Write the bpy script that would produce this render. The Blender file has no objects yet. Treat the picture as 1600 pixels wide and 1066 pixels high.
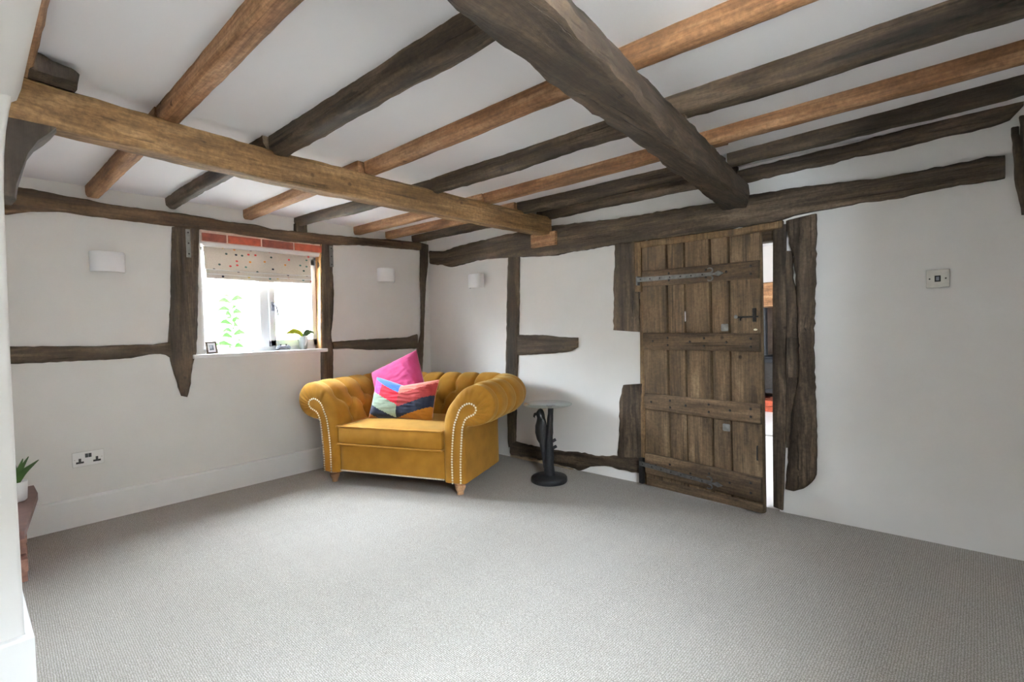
import bpy, bmesh, math, random
from mathutils import Vector, Matrix, noise
random.seed(7)
R = math.radians
SC = bpy.context.scene
COL = SC.collection

# ------------------------------------------------------------------ camera
F_PX, YAW, PITCH, ROLL = 767.6, 0.72645, 0.02397, -0.02677
CAM = Vector((3.95, -3.185, 1.12))
fwd = Vector((-math.sin(YAW)*math.cos(PITCH), math.cos(YAW)*math.cos(PITCH), -math.sin(PITCH)))
r0 = Vector((math.cos(YAW), math.sin(YAW), 0)); u0 = r0.cross(fwd)
right = r0*math.cos(ROLL) + u0*math.sin(ROLL)
upv = -r0*math.sin(ROLL) + u0*math.cos(ROLL)
cd = bpy.data.cameras.new('camera'); cam = bpy.data.objects.new('camera', cd); COL.objects.link(cam)
cd.sensor_width = 36; cd.lens = F_PX/1600*36; cd.clip_start = 0.02
m = Matrix((right, upv, -fwd)).transposed().to_4x4(); m.translation = CAM; cam.matrix_world = m
SC.camera = cam

# ------------------------------------------------------------------ world, portals, exposure
w = bpy.data.worlds.new('overcast_sky'); SC.world = w; w.use_nodes = True
bg = w.node_tree.nodes['Background']; bg.inputs[0].default_value = (0.80, 0.895, 1.0, 1); bg.inputs[1].default_value = 60.0
def portal(name, loc, rot, sx, sy):
    l = bpy.data.lights.new(name, 'AREA'); l.shape = 'RECTANGLE'; l.size = sx; l.size_y = sy
    l.cycles.is_portal = True
    o = bpy.data.objects.new(name, l); COL.objects.link(o); o.location = loc; o.rotation_euler = rot
portal('window_portal', (-0.265, -1.58, 1.42), (0, R(-90), 0), 1.0, 1.0)
RW = (-3.00, -2.10, 1.05, 1.88)         # side window beside the viewpoint, in the right-hand wall  y0 y1 z0 z1
portal('side_window_portal', (4.58, (RW[0]+RW[1])/2, (RW[2]+RW[3])/2), (0, R(90), 0), RW[3]-RW[2], RW[1]-RW[0])
portal('far_room_portal', (4.92, 2.2, 1.35), (0, R(90), 0), 0.7, 0.8)
vs = SC.view_settings
vs.view_transform = 'Standard'; vs.look = 'None'; vs.gamma = 1; vs.exposure = 1.68; vs.use_curve_mapping = False
try:
    SC.cycles.max_bounces = 10; SC.cycles.diffuse_bounces = 7; SC.cycles.transparent_max_bounces = 12
    SC.cycles.use_denoising = True; SC.cycles.caustics_reflective = False; SC.cycles.caustics_refractive = False
    SC.cycles.sample_clamp_indirect = 6
except Exception: pass

# ------------------------------------------------------------------ measured points of the room -> metres
def ray(p):
    return right*((p[0]-800)/F_PX) - upv*((p[1]-533)/F_PX) + fwd
def on(p, ax, val):
    d = ray(p); return CAM + d*((val-CAM[ax])/d[ax])
PW = lambda p, off=0.0: on(p, 0, off)        # window wall, x = off
PD = lambda p, off=0.0: on(p, 1, -off)       # door wall, y = -off

# ------------------------------------------------------------------ materials
def srgb(r, g, b):
    f = lambda c: (c/255/12.92) if c/255 <= 0.04045 else ((c/255+0.055)/1.055)**2.4
    return (f(r), f(g), f(b), 1)
MATS = {}
def newmat(name):
    mt = bpy.data.materials.new(name); mt.use_nodes = True
    nt = mt.node_tree; b = nt.nodes['Principled BSDF']
    MATS[name] = mt
    return mt, nt, b
def N(nt, t, **kw):
    n = nt.nodes.new(t)
    for k, v in kw.items():
        if k in n.inputs: n.inputs[k].default_value = v
        else: setattr(n, k, v)
    return n
def L(nt, a, b): nt.links.new(a, b)
def ramp(nt, fac, stops, interp='LINEAR'):
    r = nt.nodes.new('ShaderNodeValToRGB'); e = r.color_ramp; e.interpolation = interp
    while len(e.elements) < len(stops): e.elements.new(0.5)
    for el, (p, c) in zip(e.elements, stops): el.position = p; el.color = c
    L(nt, fac, r.inputs[0]); return r
def mixc(nt, fac, a, b, mode='MIX'):
    x = nt.nodes.new('ShaderNodeMix'); x.data_type = 'RGBA'; x.blend_type = mode
    for s, v in ((x.inputs[0], fac), (x.inputs[6], a), (x.inputs[7], b)):
        if isinstance(v, (float, int, tuple)): s.default_value = v
        else: L(nt, v, s)
    return x.outputs[2]
def objcoord(nt, scale, rnd=8.0):
    tc = N(nt, 'ShaderNodeTexCoord'); oi = N(nt, 'ShaderNodeObjectInfo')
    mul = N(nt, 'ShaderNodeMath', operation='MULTIPLY'); L(nt, oi.outputs['Random'], mul.inputs[0]); mul.inputs[1].default_value = rnd
    add = N(nt, 'ShaderNodeVectorMath', operation='ADD'); L(nt, tc.outputs['Object'], add.inputs[0]); L(nt, mul.outputs[0], add.inputs[1])
    mp = N(nt, 'ShaderNodeMapping'); L(nt, add.outputs[0], mp.inputs[0]); mp.inputs['Scale'].default_value = scale
    return mp.outputs[0]
def bump(nt, b, h, strength=0.3, dist=0.01):
    bp = N(nt, 'ShaderNodeBump'); bp.inputs['Strength'].default_value = strength; bp.inputs['Distance'].default_value = dist
    L(nt, h, bp.inputs['Height']); L(nt, bp.outputs[0], b.inputs['Normal'])

def wood(name, dark, mid, light, axis, rough=0.75, crack=0.55, bstr=0.5, fine=1.0):
    mt, nt, b = newmat(name)
    st = [16, 16, 16]; st[axis] = 1.6
    v = objcoord(nt, tuple(st))
    n1 = N(nt, 'ShaderNodeTexNoise', Scale=1.0, Detail=7.0, Roughness=0.62, Distortion=0.6); L(nt, v, n1.inputs['Vector'])
    st2 = [110*fine]*3; st2[axis] = 5
    v2 = objcoord(nt, tuple(st2))
    n2 = N(nt, 'ShaderNodeTexNoise', Scale=1.0, Detail=4.0, Roughness=0.6); L(nt, v2, n2.inputs['Vector'])
    v3 = objcoord(nt, (3.5, 3.5, 3.5))
    n3 = N(nt, 'ShaderNodeTexNoise', Scale=1.0, Detail=3.0); L(nt, v3, n3.inputs['Vector'])
    c = ramp(nt, n1.outputs[0], [(0.30, dark), (0.50, mid), (0.70, light)]).outputs[0]
    g = ramp(nt, n2.outputs[0], [(0.32, (0.55, 0.55, 0.55, 1)), (0.62, (1.12, 1.12, 1.12, 1))]).outputs[0]
    c = mixc(nt, 0.75, c, g, 'MULTIPLY')
    patch = ramp(nt, n3.outputs[0], [(0.35, (0.72, 0.70, 0.68, 1)), (0.65, (1.2, 1.18, 1.15, 1))]).outputs[0]
    c = mixc(nt, 0.8, c, patch, 'MULTIPLY')
    # cracks
    st4 = [34, 34, 34]; st4[axis] = 1.1
    v4 = objcoord(nt, tuple(st4), 5.0)
    n4 = N(nt, 'ShaderNodeTexNoise', Scale=1.0, Detail=2.0, Distortion=1.2); L(nt, v4, n4.inputs['Vector'])
    ck = ramp(nt, n4.outputs[0], [(0.29, (0, 0, 0, 1)), (0.36, (1, 1, 1, 1))]).outputs[0]
    c = mixc(nt, crack, c, ck, 'MULTIPLY')
    # peg holes / knots
    v5 = objcoord(nt, (6, 6, 6), 3.0)
    vo = N(nt, 'ShaderNodeTexVoronoi', Scale=1.0); L(nt, v5, vo.inputs['Vector'])
    kn = ramp(nt, vo.outputs['Distance'], [(0.045, (0.25, 0.22, 0.2, 1)), (0.085, (1, 1, 1, 1))]).outputs[0]
    c = mixc(nt, 0.8, c, kn, 'MULTIPLY')
    v6 = objcoord(nt, tuple([55]*3), 2.0)
    n6 = N(nt, 'ShaderNodeTexNoise', Scale=1.0, Detail=6.0, Roughness=0.7); L(nt, v6, n6.inputs['Vector'])
    c = mixc(nt, 0.7, c, ramp(nt, n6.outputs[0], [(0.34, (0.6, 0.58, 0.56, 1)), (0.64, (1.28, 1.27, 1.25, 1))]).outputs[0], 'MULTIPLY')
    L(nt, c, b.inputs['Base Color']); b.inputs['Roughness'].default_value = rough
    b.inputs['Specular IOR Level'].default_value = 0.3
    hs = N(nt, 'ShaderNodeMath', operation='MULTIPLY_ADD'); L(nt, n2.outputs[0], hs.inputs[0]); hs.inputs[1].default_value = 0.35; L(nt, n1.outputs[0], hs.inputs[2])
    h2 = N(nt, 'ShaderNodeMath', operation='MULTIPLY_ADD'); L(nt, ck, h2.inputs[0]); h2.inputs[1].default_value = 0.5; L(nt, hs.outputs[0], h2.inputs[2])
    bump(nt, b, h2.outputs[0], bstr, 0.012)
    return mt
OLD = (srgb(38, 30, 24), srgb(72, 59, 47), srgb(110, 95, 80))
SAWN = (srgb(100, 70, 46), srgb(146, 108, 76), srgb(180, 144, 110))
TIE = (srgb(88, 66, 42), srgb(134, 104, 70), srgb(164, 134, 98))
MAIN = (srgb(34, 27, 22), srgb(62, 51, 41), srgb(90, 76, 63))
PLATE = (srgb(50, 37, 27), srgb(88, 68, 50), srgb(124, 101, 78))
for ax in range(3):
    wood('old_oak_%d' % ax, *OLD, ax)
    wood('sawn_oak_%d' % ax, *SAWN, ax, crack=0.3, bstr=0.25)
    wood('plate_oak_%d' % ax, *PLATE, ax)
wood('black_oak', srgb(40, 33, 28), srgb(68, 57, 49), srgb(96, 84, 74), 2)
wood('tie_oak', *TIE, 1, crack=0.45, bstr=0.3)
wood('main_oak', *MAIN, 1, crack=0.6, bstr=0.6)
wood('door_oak', srgb(66, 51, 36), srgb(100, 81, 60), srgb(126, 106, 82), 2, crack=0.5, bstr=0.35)
wood('door_ledge_oak', srgb(56, 43, 31), srgb(88, 70, 52), srgb(116, 96, 74), 0, crack=0.6, bstr=0.4)
wood('frame_oak', srgb(76, 58, 40), srgb(112, 89, 62), srgb(140, 115, 84), 2, crack=0.3, bstr=0.3)
wood('pale_leg_wood', srgb(176, 128, 88), srgb(206, 162, 122), srgb(222, 184, 148), 2, crack=0.1, bstr=0.1)
wood('lit_reveal_oak', srgb(120, 84, 48), srgb(170, 128, 84), srgb(200, 164, 122), 2, crack=0.4, bstr=0.4)  # daylit side of the window post, its light put into the paler colour

def plain(name, col, rough=0.6, metal=0.0, nscale=0, namp=0.08, bstr=0.0, sheen=0.0, spec=0.5, bdist=0.003):
    mt, nt, b = newmat(name)
    b.inputs['Roughness'].default_value = rough; b.inputs['Metallic'].default_value = metal
    b.inputs['Specular IOR Level'].default_value = spec
    if sheen: b.inputs['Sheen Weight'].default_value = sheen; b.inputs['Sheen Roughness'].default_value = 0.4
    if nscale:
        v = objcoord(nt, (nscale,)*3)
        n = N(nt, 'ShaderNodeTexNoise', Scale=1.0, Detail=4.0); L(nt, v, n.inputs['Vector'])
        lo = tuple(c*(1-namp) for c in col[:3])+(1,); hi = tuple(min(1, c*(1+namp)) for c in col[:3])+(1,)
        L(nt, ramp(nt, n.outputs[0], [(0.3, lo), (0.7, hi)]).outputs[0], b.inputs['Base Color'])
        if bstr: bump(nt, b, n.outputs[0], bstr, bdist)
    else: b.inputs['Base Color'].default_value = col
    return mt
plain('plaster', srgb(228, 225, 222), 0.9, nscale=5, namp=0.02, bstr=0.12, bdist=0.02, spec=0.15)
plain('plaster_left', srgb(224, 221, 217), 0.9, nscale=5, namp=0.02, bstr=0.1, bdist=0.02, spec=0.15)
plain('ceiling_paint', srgb(232, 230, 232), 0.9, nscale=2.5, namp=0.015, bstr=0.15, bdist=0.03, spec=0.1)
plain('white_gloss', srgb(232, 230, 228), 0.45, nscale=9, namp=0.015)
plain('white_upvc', srgb(236, 238, 242), 0.35)
plain('white_ceramic', srgb(240, 240, 242), 0.5, spec=0.4)
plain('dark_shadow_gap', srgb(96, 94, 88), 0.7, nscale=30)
plain('chrome', srgb(198, 194, 188), 0.32, 1.0, nscale=60, namp=0.05)
plain('brushed_steel', srgb(188, 184, 176), 0.42, 1.0, nscale=40, namp=0.06)
plain('black_plastic', srgb(26, 24, 24), 0.45)
plain('iron', srgb(118, 117, 116), 0.5, 0.6, nscale=45, namp=0.3, bstr=0.3)
plain('dull_iron', srgb(88, 86, 84), 0.6, 0.5, nscale=45, namp=0.3, bstr=0.3)
plain('dark_iron', srgb(46, 43, 41), 0.55, 0.6, nscale=45, namp=0.3, bstr=0.3)
plain('galvanised', srgb(132, 132, 130), 0.5, 0.7, nscale=50, namp=0.15)
plain('cast_black', srgb(30, 29, 32), 0.55, 0.2, nscale=70, namp=0.3, bstr=0.5, bdist=0.004)
plain('brass_nail', srgb(236, 226, 206), 0.28, 0.85)
plain('velvet', srgb(150, 105, 36), 0.8, nscale=9, namp=0.14, sheen=0.3, spec=0.12)
MATS['velvet'].node_tree.nodes['Principled BSDF'].inputs['Sheen Tint'].default_value = (0.95, 0.78, 0.36, 1)
plain('velvet_piping', srgb(180, 130, 52), 0.7, sheen=0.1, spec=0.2, nscale=20)
plain('leg_dark', srgb(128, 92, 64), 0.5, nscale=25, namp=0.2)
def linen(nm, c, na=0.07): plain(nm, c, 0.85, nscale=120, namp=na, bstr=0.25, bdist=0.001, sheen=0.25, spec=0.15)
linen('pink_linen', srgb(160, 54, 98)); linen('blue_linen', srgb(60, 98, 168)); linen('red_linen', srgb(186, 38, 56))
linen('magenta_linen', srgb(200, 58, 118)); linen('sage_linen', srgb(134, 148, 130)); linen('navy_linen', srgb(30, 35, 52))
linen('salmon_linen', srgb(204, 120, 106)); linen('brick_linen', srgb(146, 54, 54)); linen('mustard_linen', srgb(150, 96, 28))
linen('cushion_back_linen', srgb(190, 116, 34))
plain('brick_red', srgb(158, 74, 50), 0.9, nscale=30, namp=0.3, bstr=0.6)
plain('brick_dark', srgb(120, 62, 48), 0.9, nscale=30, namp=0.35, bstr=0.6)
plain('mortar', srgb(214, 190, 176), 0.95, nscale=40, namp=0.1, bstr=0.5)
plain('rubble', srgb(150, 132, 110), 0.95, nscale=22, namp=0.35, bstr=0.9, bdist=0.01)
plain('ledge_brick', srgb(142, 106, 92), 0.9, nscale=30, namp=0.3, bstr=0.6)
plain('quarry_tile', srgb(104, 75, 68), 0.55, nscale=18, namp=0.2)
plain('green_leaf', srgb(64, 92, 44), 0.45, nscale=14, namp=0.3)
plain('lime_leaf', srgb(176, 192, 40), 0.5, nscale=14, namp=0.2)
plain('sapling_leaf', srgb(22, 98, 16), 1.0, nscale=14, namp=0.2, spec=0.0)
plain('soil', srgb(52, 40, 32), 0.95, nscale=60, namp=0.4, bstr=0.8)
plain('grey_plastic', srgb(128, 130, 140), 0.45)
plain('tin', srgb(172, 176, 178), 0.4, 0.6, nscale=18, namp=0.06)
plain('stove_black', srgb(34, 36, 42), 0.5, 0.4, nscale=20, namp=0.2)
plain('stone_floor', srgb(226, 222, 220), 0.6, nscale=3, namp=0.03)
plain('soot_brick', srgb(70, 58, 50), 0.95, nscale=20, namp=0.3, bstr=0.6)
plain('lead', srgb(150, 152, 156), 0.5, 0.3)
plain('outside_gravel', srgb(214, 208, 198), 0.95, nscale=20, namp=0.1)
plain('outside_render', srgb(228, 222, 214), 0.95, nscale=6, namp=0.05)

# carpet: looped pile
mt, nt, b = newmat('carpet')
tc = N(nt, 'ShaderNodeTexCoord')
mp = N(nt, 'ShaderNodeMapping'); L(nt, tc.outputs['Object'], mp.inputs[0]); mp.inputs['Rotation'].default_value = (0, 0, R(2))
wvs = []
nz = N(nt, 'ShaderNodeTexNoise', Scale=40.0, Detail=3.0); L(nt, mp.outputs[0], nz.inputs['Vector'])
for d in ('X', 'Y'):
    wv = N(nt, 'ShaderNodeTexWave', wave_type='BANDS', bands_direction=d, Scale=(40 if d == 'X' else 46), Distortion=5.0, Detail=2.0)
    wv.inputs['Detail Scale'].default_value = 3.0
    L(nt, mp.outputs[0], wv.inputs['Vector']); wvs.append(wv)
mu = N(nt, 'ShaderNodeMath', operation='MULTIPLY'); L(nt, wvs[0].outputs['Fac'], mu.inputs[0]); L(nt, wvs[1].outputs['Fac'], mu.inputs[1])
big = N(nt, 'ShaderNodeTexNoise', Scale=1.1, Detail=3.0); L(nt, mp.outputs[0], big.inputs['Vector'])
spk = N(nt, 'ShaderNodeTexNoise', Scale=190.0, Detail=2.0); L(nt, mp.outputs[0], spk.inputs['Vector'])
c = ramp(nt, mu.outputs[0], [(0.0, srgb(154, 148, 141)), (0.6, srgb(200, 195, 189))]).outputs[0]
c = mixc(nt, 0.8, c, ramp(nt, spk.outputs[0], [(0.35, (0.78, 0.77, 0.76, 1)), (0.65, (1.1, 1.1, 1.1, 1))]).outputs[0], 'MULTIPLY')
c = mixc(nt, 0.6, c, ramp(nt, big.outputs[0], [(0.35, (0.93, 0.92, 0.91, 1)), (0.65, (1.04, 1.04, 1.04, 1))]).outputs[0], 'MULTIPLY')
L(nt, c, b.inputs['Base Color']); b.inputs['Roughness'].default_value = 0.95; b.inputs['Specular IOR Level'].default_value = 0.05
ad = N(nt, 'ShaderNodeMath', operation='MULTIPLY_ADD'); L(nt, spk.outputs[0], ad.inputs[0]); ad.inputs[1].default_value = 0.5; L(nt, mu.outputs[0], ad.inputs[2])
bump(nt, b, ad.outputs[0], 0.55, 0.006)

# roman blind: pale linen with confetti print, lets daylight through
mt, nt, b = newmat('confetti_linen')
tc = N(nt, 'ShaderNodeTexCoord')
sx_ = N(nt, 'ShaderNodeSeparateXYZ'); L(nt, tc.outputs['Object'], sx_.inputs[0])
cx_ = N(nt, 'ShaderNodeCombineXYZ'); L(nt, sx_.outputs[1], cx_.inputs[0]); L(nt, sx_.outputs[2], cx_.inputs[1])
mp = N(nt, 'ShaderNodeMapping'); L(nt, cx_.outputs[0], mp.inputs[0]); mp.inputs['Scale'].default_value = (19, 24, 1)
vo = N(nt, 'ShaderNodeTexVoronoi', Scale=1.0, voronoi_dimensions='2D'); L(nt, mp.outputs[0], vo.inputs['Vector']); vo.inputs['Randomness'].default_value = 0.85
sep = N(nt, 'ShaderNodeSeparateColor'); L(nt, vo.outputs['Color'], sep.inputs[0])
dots = ramp(nt, sep.outputs[0], [(0, srgb(196, 60, 50)), (.2, srgb(56, 84, 80)), (.36, srgb(214, 140, 60)), (.5, srgb(38, 40, 56)), (.64, srgb(190, 70, 70)), (.78, srgb(86, 130, 122)), (.9, srgb(206, 176, 80))], 'CONSTANT').outputs[0]
msk = N(nt, 'ShaderNodeMath', operation='LESS_THAN'); L(nt, vo.outputs['Distance'], msk.inputs[0]); msk.inputs[1].default_value = 0.17
ms2 = N(nt, 'ShaderNodeMath', operation='GREATER_THAN'); L(nt, sep.outputs[1], ms2.inputs[0]); ms2.inputs[1].default_value = 0.5
mm = N(nt, 'ShaderNodeMath', operation='MULTIPLY'); L(nt, msk.outputs[0], mm.inputs[0]); L(nt, ms2.outputs[0], mm.inputs[1])
wv = N(nt, 'ShaderNodeTexNoise', Scale=260.0); L(nt, tc.outputs['Object'], wv.inputs['Vector'])
basec = ramp(nt, wv.outputs[0], [(0.3, srgb(196, 186, 174)), (0.7, srgb(218, 209, 198))]).outputs[0]
bc = mixc(nt, mm.outputs[0], basec, dots)
L(nt, bc, b.inputs['Base Color']); b.inputs['Roughness'].default_value = 0.9; b.inputs['Specular IOR Level'].default_value = 0.1
tr = N(nt, 'ShaderNodeBsdfTranslucent'); L(nt, bc, tr.inputs[0])
mx = N(nt, 'ShaderNodeMixShader'); mx.inputs[0].default_value = 0.10
L(nt, b.outputs[0], mx.inputs[1]); L(nt, tr.outputs[0], mx.inputs[2]); L(nt, mx.outputs[0], nt.nodes['Material Output'].inputs[0])

def glassmat(name, tint, ior):
    mt, nt, b = newmat(name); nt.nodes.remove(b)
    g = N(nt, 'ShaderNodeBsdfGlossy'); g.inputs['Roughness'].default_value = 0.03
    t = N(nt, 'ShaderNodeBsdfTransparent'); t.inputs[0].default_value = tint
    lw = N(nt, 'ShaderNodeLayerWeight'); lw.inputs[0].default_value = 0.5        # Schlick reflectance, same from both faces of the sheet
    pw = N(nt, 'ShaderNodeMath', operation='POWER'); L(nt, lw.outputs['Facing'], pw.inputs[0]); pw.inputs[1].default_value = 5.0
    f0 = ((ior-1)/(ior+1))**2
    fr = N(nt, 'ShaderNodeMath', operation='MULTIPLY_ADD'); L(nt, pw.outputs[0], fr.inputs[0]); fr.inputs[1].default_value = 1-f0; fr.inputs[2].default_value = f0
    mx = N(nt, 'ShaderNodeMixShader'); L(nt, fr.outputs[0], mx.inputs[0]); L(nt, t.outputs[0], mx.inputs[1]); L(nt, g.outputs[0], mx.inputs[2])
    L(nt, mx.outputs[0], nt.nodes['Material Output'].inputs[0])
glassmat('pane_glass', (0.97, 0.985, 0.98, 1), 1.45)
glassmat('table_glass', (0.88, 0.93, 0.92, 1), 1.9)

# small print in the picture frame
mt, nt, b = newmat('photo_print')
tc = N(nt, 'ShaderNodeTexCoord'); n = N(nt, 'ShaderNodeTexNoise', Scale=45.0, Detail=3.0); L(nt, tc.outputs['Object'], n.inputs['Vector'])
L(nt, ramp(nt, n.outputs[0], [(0.35, srgb(70, 74, 84)), (0.6, srgb(196, 200, 210))]).outputs[0], b.inputs['Base Color'])

# ------------------------------------------------------------------ mesh helpers
def meta(o, label=None, cat=None, group=None, kind=None):
    if label: o['label'] = label
    if cat: o['category'] = cat
    if group: o['group'] = group
    if kind: o['kind'] = kind
    return o
def mesh_obj(name, verts, faces, mat, parent=None, smooth=True, origin=None, data=None):
    if data is None:
        verts = [Vector(v) for v in verts]
        if origin is None and parent is None:
            xs = [v.x for v in verts]; ys = [v.y for v in verts]; zs = [v.z for v in verts]
            origin = Vector(((min(xs)+max(xs))/2, (min(ys)+max(ys))/2, min(zs)))
        if origin is None: origin = Vector((0, 0, 0))
        me = bpy.data.meshes.new(name)
        me.from_pydata([v-origin for v in verts], [], faces); me.validate(); me.update()
        bm = bmesh.new(); bm.from_mesh(me); bmesh.ops.recalc_face_normals(bm, faces=bm.faces); bm.to_mesh(me); bm.free()
        if mat: me.materials.append(MATS[mat])
        if smooth:
            me.polygons.foreach_set('use_smooth', [True]*len(me.polygons))
            try: me.set_sharp_from_angle(angle=R(50))
            except Exception: pass
    else: me = data; origin = origin or Vector((0, 0, 0))
    o = bpy.data.objects.new(name, me); COL.objects.link(o); o.location = origin
    if parent: o.parent = parent
    return o
def empty(name, loc, rz=0.0, label=None, cat=None, group=None, kind=None):
    o = bpy.data.objects.new(name, None); COL.objects.link(o); o.location = loc; o.rotation_euler = (0, 0, rz); o.empty_display_size = 0.1
    return meta(o, label, cat, group, kind)
class MB:
    def __init__(s): s.v = []; s.f = []
    def add(s, v, f):
        k = len(s.v); s.v += [Vector(x) for x in v]; s.f += [[i+k for i in q] for q in f]; return s
    def box(s, a, b, bev=0.0):
        x0, y0, z0 = a; x1, y1, z1 = b
        if bev <= 0:
            return s.add([(x0,y0,z0),(x1,y0,z0),(x1,y1,z0),(x0,y1,z0),(x0,y0,z1),(x1,y0,z1),(x1,y1,z1),(x0,y1,z1)],
                  [(0,3,2,1),(4,5,6,7),(0,1,5,4),(1,2,6,5),(2,3,7,6),(3,0,4,7)])
        bm = bmesh.new(); bmesh.ops.create_cube(bm, size=1)
        for vv in bm.verts:
            vv.co = Vector(((x0+x1)/2+vv.co.x*(x1-x0), (y0+y1)/2+vv.co.y*(y1-y0), (z0+z1)/2+vv.co.z*(z1-z0)))
        bmesh.ops.bevel(bm, geom=bm.edges[:], offset=bev, segments=2, affect='EDGES', profile=0.6)
        bm.verts.index_update()
        s.add([v.co.copy() for v in bm.verts], [[v.index for v in f.verts] for f in bm.faces]); bm.free(); return s
    def loft(s, rings, caps=True, closed=True):
        n = len(rings[0]); k = len(s.v)
        for r in rings: s.v += [Vector(p) for p in r]
        for i in range(len(rings)-1):
            for j in range(n if closed else n-1):
                a = k+i*n+j; b2 = k+i*n+(j+1) % n
                s.f.append([a, b2, b2+n, a+n])
        if caps and closed:
            s.f.append([k+j for j in range(n)][::-1]); s.f.append([k+(len(rings)-1)*n+j for j in range(n)])
        return s
    def lathe(s, prof, c=(0, 0, 0), n=20):
        return s.loft([[(c[0]+max(r, 1e-4)*math.cos(2*math.pi*j/n), c[1]+max(r, 1e-4)*math.sin(2*math.pi*j/n), c[2]+z) for j in range(n)] for r, z in prof])
    def tube(s, pts, rad, n=8, caps=True, loop=False):
        pts = [Vector(p) for p in pts]; rings = []; up = None; m2 = len(pts)
        for i, p in enumerate(pts):
            if loop: t = pts[(i+1) % m2]-pts[i-1]
            else: t = pts[min(i+1, m2-1)]-pts[max(i-1, 0)]
            t.normalize()
            if up is None: up = Vector((0, 0, 1)) if abs(t.z) < 0.9 else Vector((1, 0, 0))
            sd = t.cross(up).normalized(); up = sd.cross(t).normalized()
            rr = rad[i] if isinstance(rad, (list, tuple)) else rad
            rings.append([p+(sd*math.cos(2*math.pi*j/n)+up*math.sin(2*math.pi*j/n))*rr for j in range(n)])
        if loop: rings.append(rings[0])
        return s.loft(rings, caps and not loop)
    def sphere(s, c, r, n=8, m2=5, sc=(1, 1, 1)):
        prof = [(math.sin(math.pi*i/m2), -math.cos(math.pi*i/m2)) for i in range(m2+1)]
        return s.loft([[(c[0]+r*sc[0]*max(a, 1e-3)*math.cos(2*math.pi*j/n), c[1]+r*sc[1]*max(a, 1e-3)*math.sin(2*math.pi*j/n), c[2]+r*sc[2]*z) for j in range(n)] for a, z in prof])
    def obj(s, name, mat, parent=None, smooth=True, origin=None): return mesh_obj(name, s.v, s.f, mat, parent, smooth, origin)
def resample(pts, n):
    pts = [Vector(p) for p in pts]; d = [0]
    for a, b2 in zip(pts, pts[1:]): d.append(d[-1]+(b2-a).length)
    out = []
    for i in range(n):
        t = d[-1]*i/(n-1); k = 0
        while k < len(d)-2 and d[k+1] < t: k += 1
        out.append(pts[k].lerp(pts[k+1], (t-d[k])/max(1e-9, d[k+1]-d[k])))
    return out
def nz1(p, s, seed=0): return noise.noise(Vector(p)*s + Vector((seed*7.3, seed*3.1, seed*1.7)))

def wall_timber(name, A, B, wall, mat, label, cat='timber', proud=0.02, depth=0.06, n=None, rough=0.005, parent=None, group=None):
    """Hewn timber set in a wall; A and B are its two long edges as seen on the wall's face."""
    P = (lambda p: PW(p, proud)) if wall == 'W' else (lambda p: PD(p, proud))
    A = [P(p) for p in A]; B = [P(p) for p in B]
    ln = (A[-1]-A[0]).length
    n = n or max(10, int(ln/0.03))
    A = resample(A, n); B = resample(B, n)
    nrm = Vector((1, 0, 0)) if wall == 'W' else Vector((0, -1, 0))
    sd = random.random()*50; rings = []; m2 = 9
    for i in range(n):
        ring = []; a = A[i]; b2 = B[i]; ax = (b2-a).normalized()
        a = a + ax*rough*0.8*nz1(a, 28, sd); b2 = b2 + ax*rough*0.8*nz1(b2, 28, sd+3)
        ring.append(a - nrm*depth)
        for j in range(m2):
            c = j/(m2-1); p = a.lerp(b2, 0.02+0.96*c)
            e = min(c, 1-c)
            h = -0.011*max(0, 1-e/0.14)**2
            p = p + nrm*(h + rough*0.9*nz1(p, 22, sd+5) + rough*0.7*nz1(p, 7, sd+9))
            ring.append(p)
        ring.append(b2 - nrm*depth); rings.append(ring)
    o = MB().loft(rings).obj(name, mat, parent)
    if parent is None: meta(o, label, cat, group)
    return o

# ------------------------------------------------------------------ the shell
CEIL = 2.068
def grid_wall(name, axis, u_rng, z_rng, hole, thick, mat, face=0.0, step=0.09, amp=0.006, sgn=-1):
    """axis 'x': face in plane x=face, room on +x; axis 'y': plane y=face, room on -y. Slightly uneven plaster."""
    def lin(a, b2, cuts):
        ks = sorted([a, b2]+[c for c in cuts if a < c < b2]); out = []
        for p, q in zip(ks, ks[1:]):
            k = max(1, int((q-p)/step)); out += [p+(q-p)*i/k for i in range(k)]
        return out+[ks[-1]]
    us = lin(*u_rng, [hole[0], hole[1]] if hole else []); zs = lin(*z_rng, [hole[2], hole[3]] if hole else [])
    mb = MB(); nu = len(us); V = []; Fc = []
    def pt(u, z, d): return (face-d, u, z) if axis == 'x' else (u, face+d, z)
    inh = lambda u, z: hole and hole[0] < u < hole[1] and hole[2] < z < hole[3]
    for z in zs:
        for u in us:
            V.append(pt(u, z, amp*(0.5+0.5*nz1((u, z, 0), 1.7, 2)) + 0.001*nz1((u, z, 4), 9)))
    for i in range(len(zs)-1):
        for j in range(nu-1):
            if inh((us[j]+us[j+1])/2, (zs[i]+zs[i+1])/2): continue
            Fc.append([i*nu+j, i*nu+j+1, (i+1)*nu+j+1, (i+1)*nu+j])
    mb.add(V, Fc)
    a, b2 = u_rng; c, d = z_rng
    def bx(u0, u1, z0, z1):
        p0 = pt(u0, z0, amp+0.001); p1 = pt(u1, z1, thick)
        lo = [min(p, q) for p, q in zip(p0, p1)]; hi = [max(p, q) for p, q in zip(p0, p1)]
        mb.box(lo, hi)
    if hole:
        if hole[0] > a: bx(a, hole[0], c, d)
        if hole[1] < b2: bx(hole[1], b2, c, d)
        if hole[2] > c: bx(hole[0], hole[1], c, hole[2])
        if hole[3] < d: bx(hole[0], hole[1], hole[3], d)
    else: bx(a, b2, c, d)
    return meta(mb.obj(name, mat), kind='structure')
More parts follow.
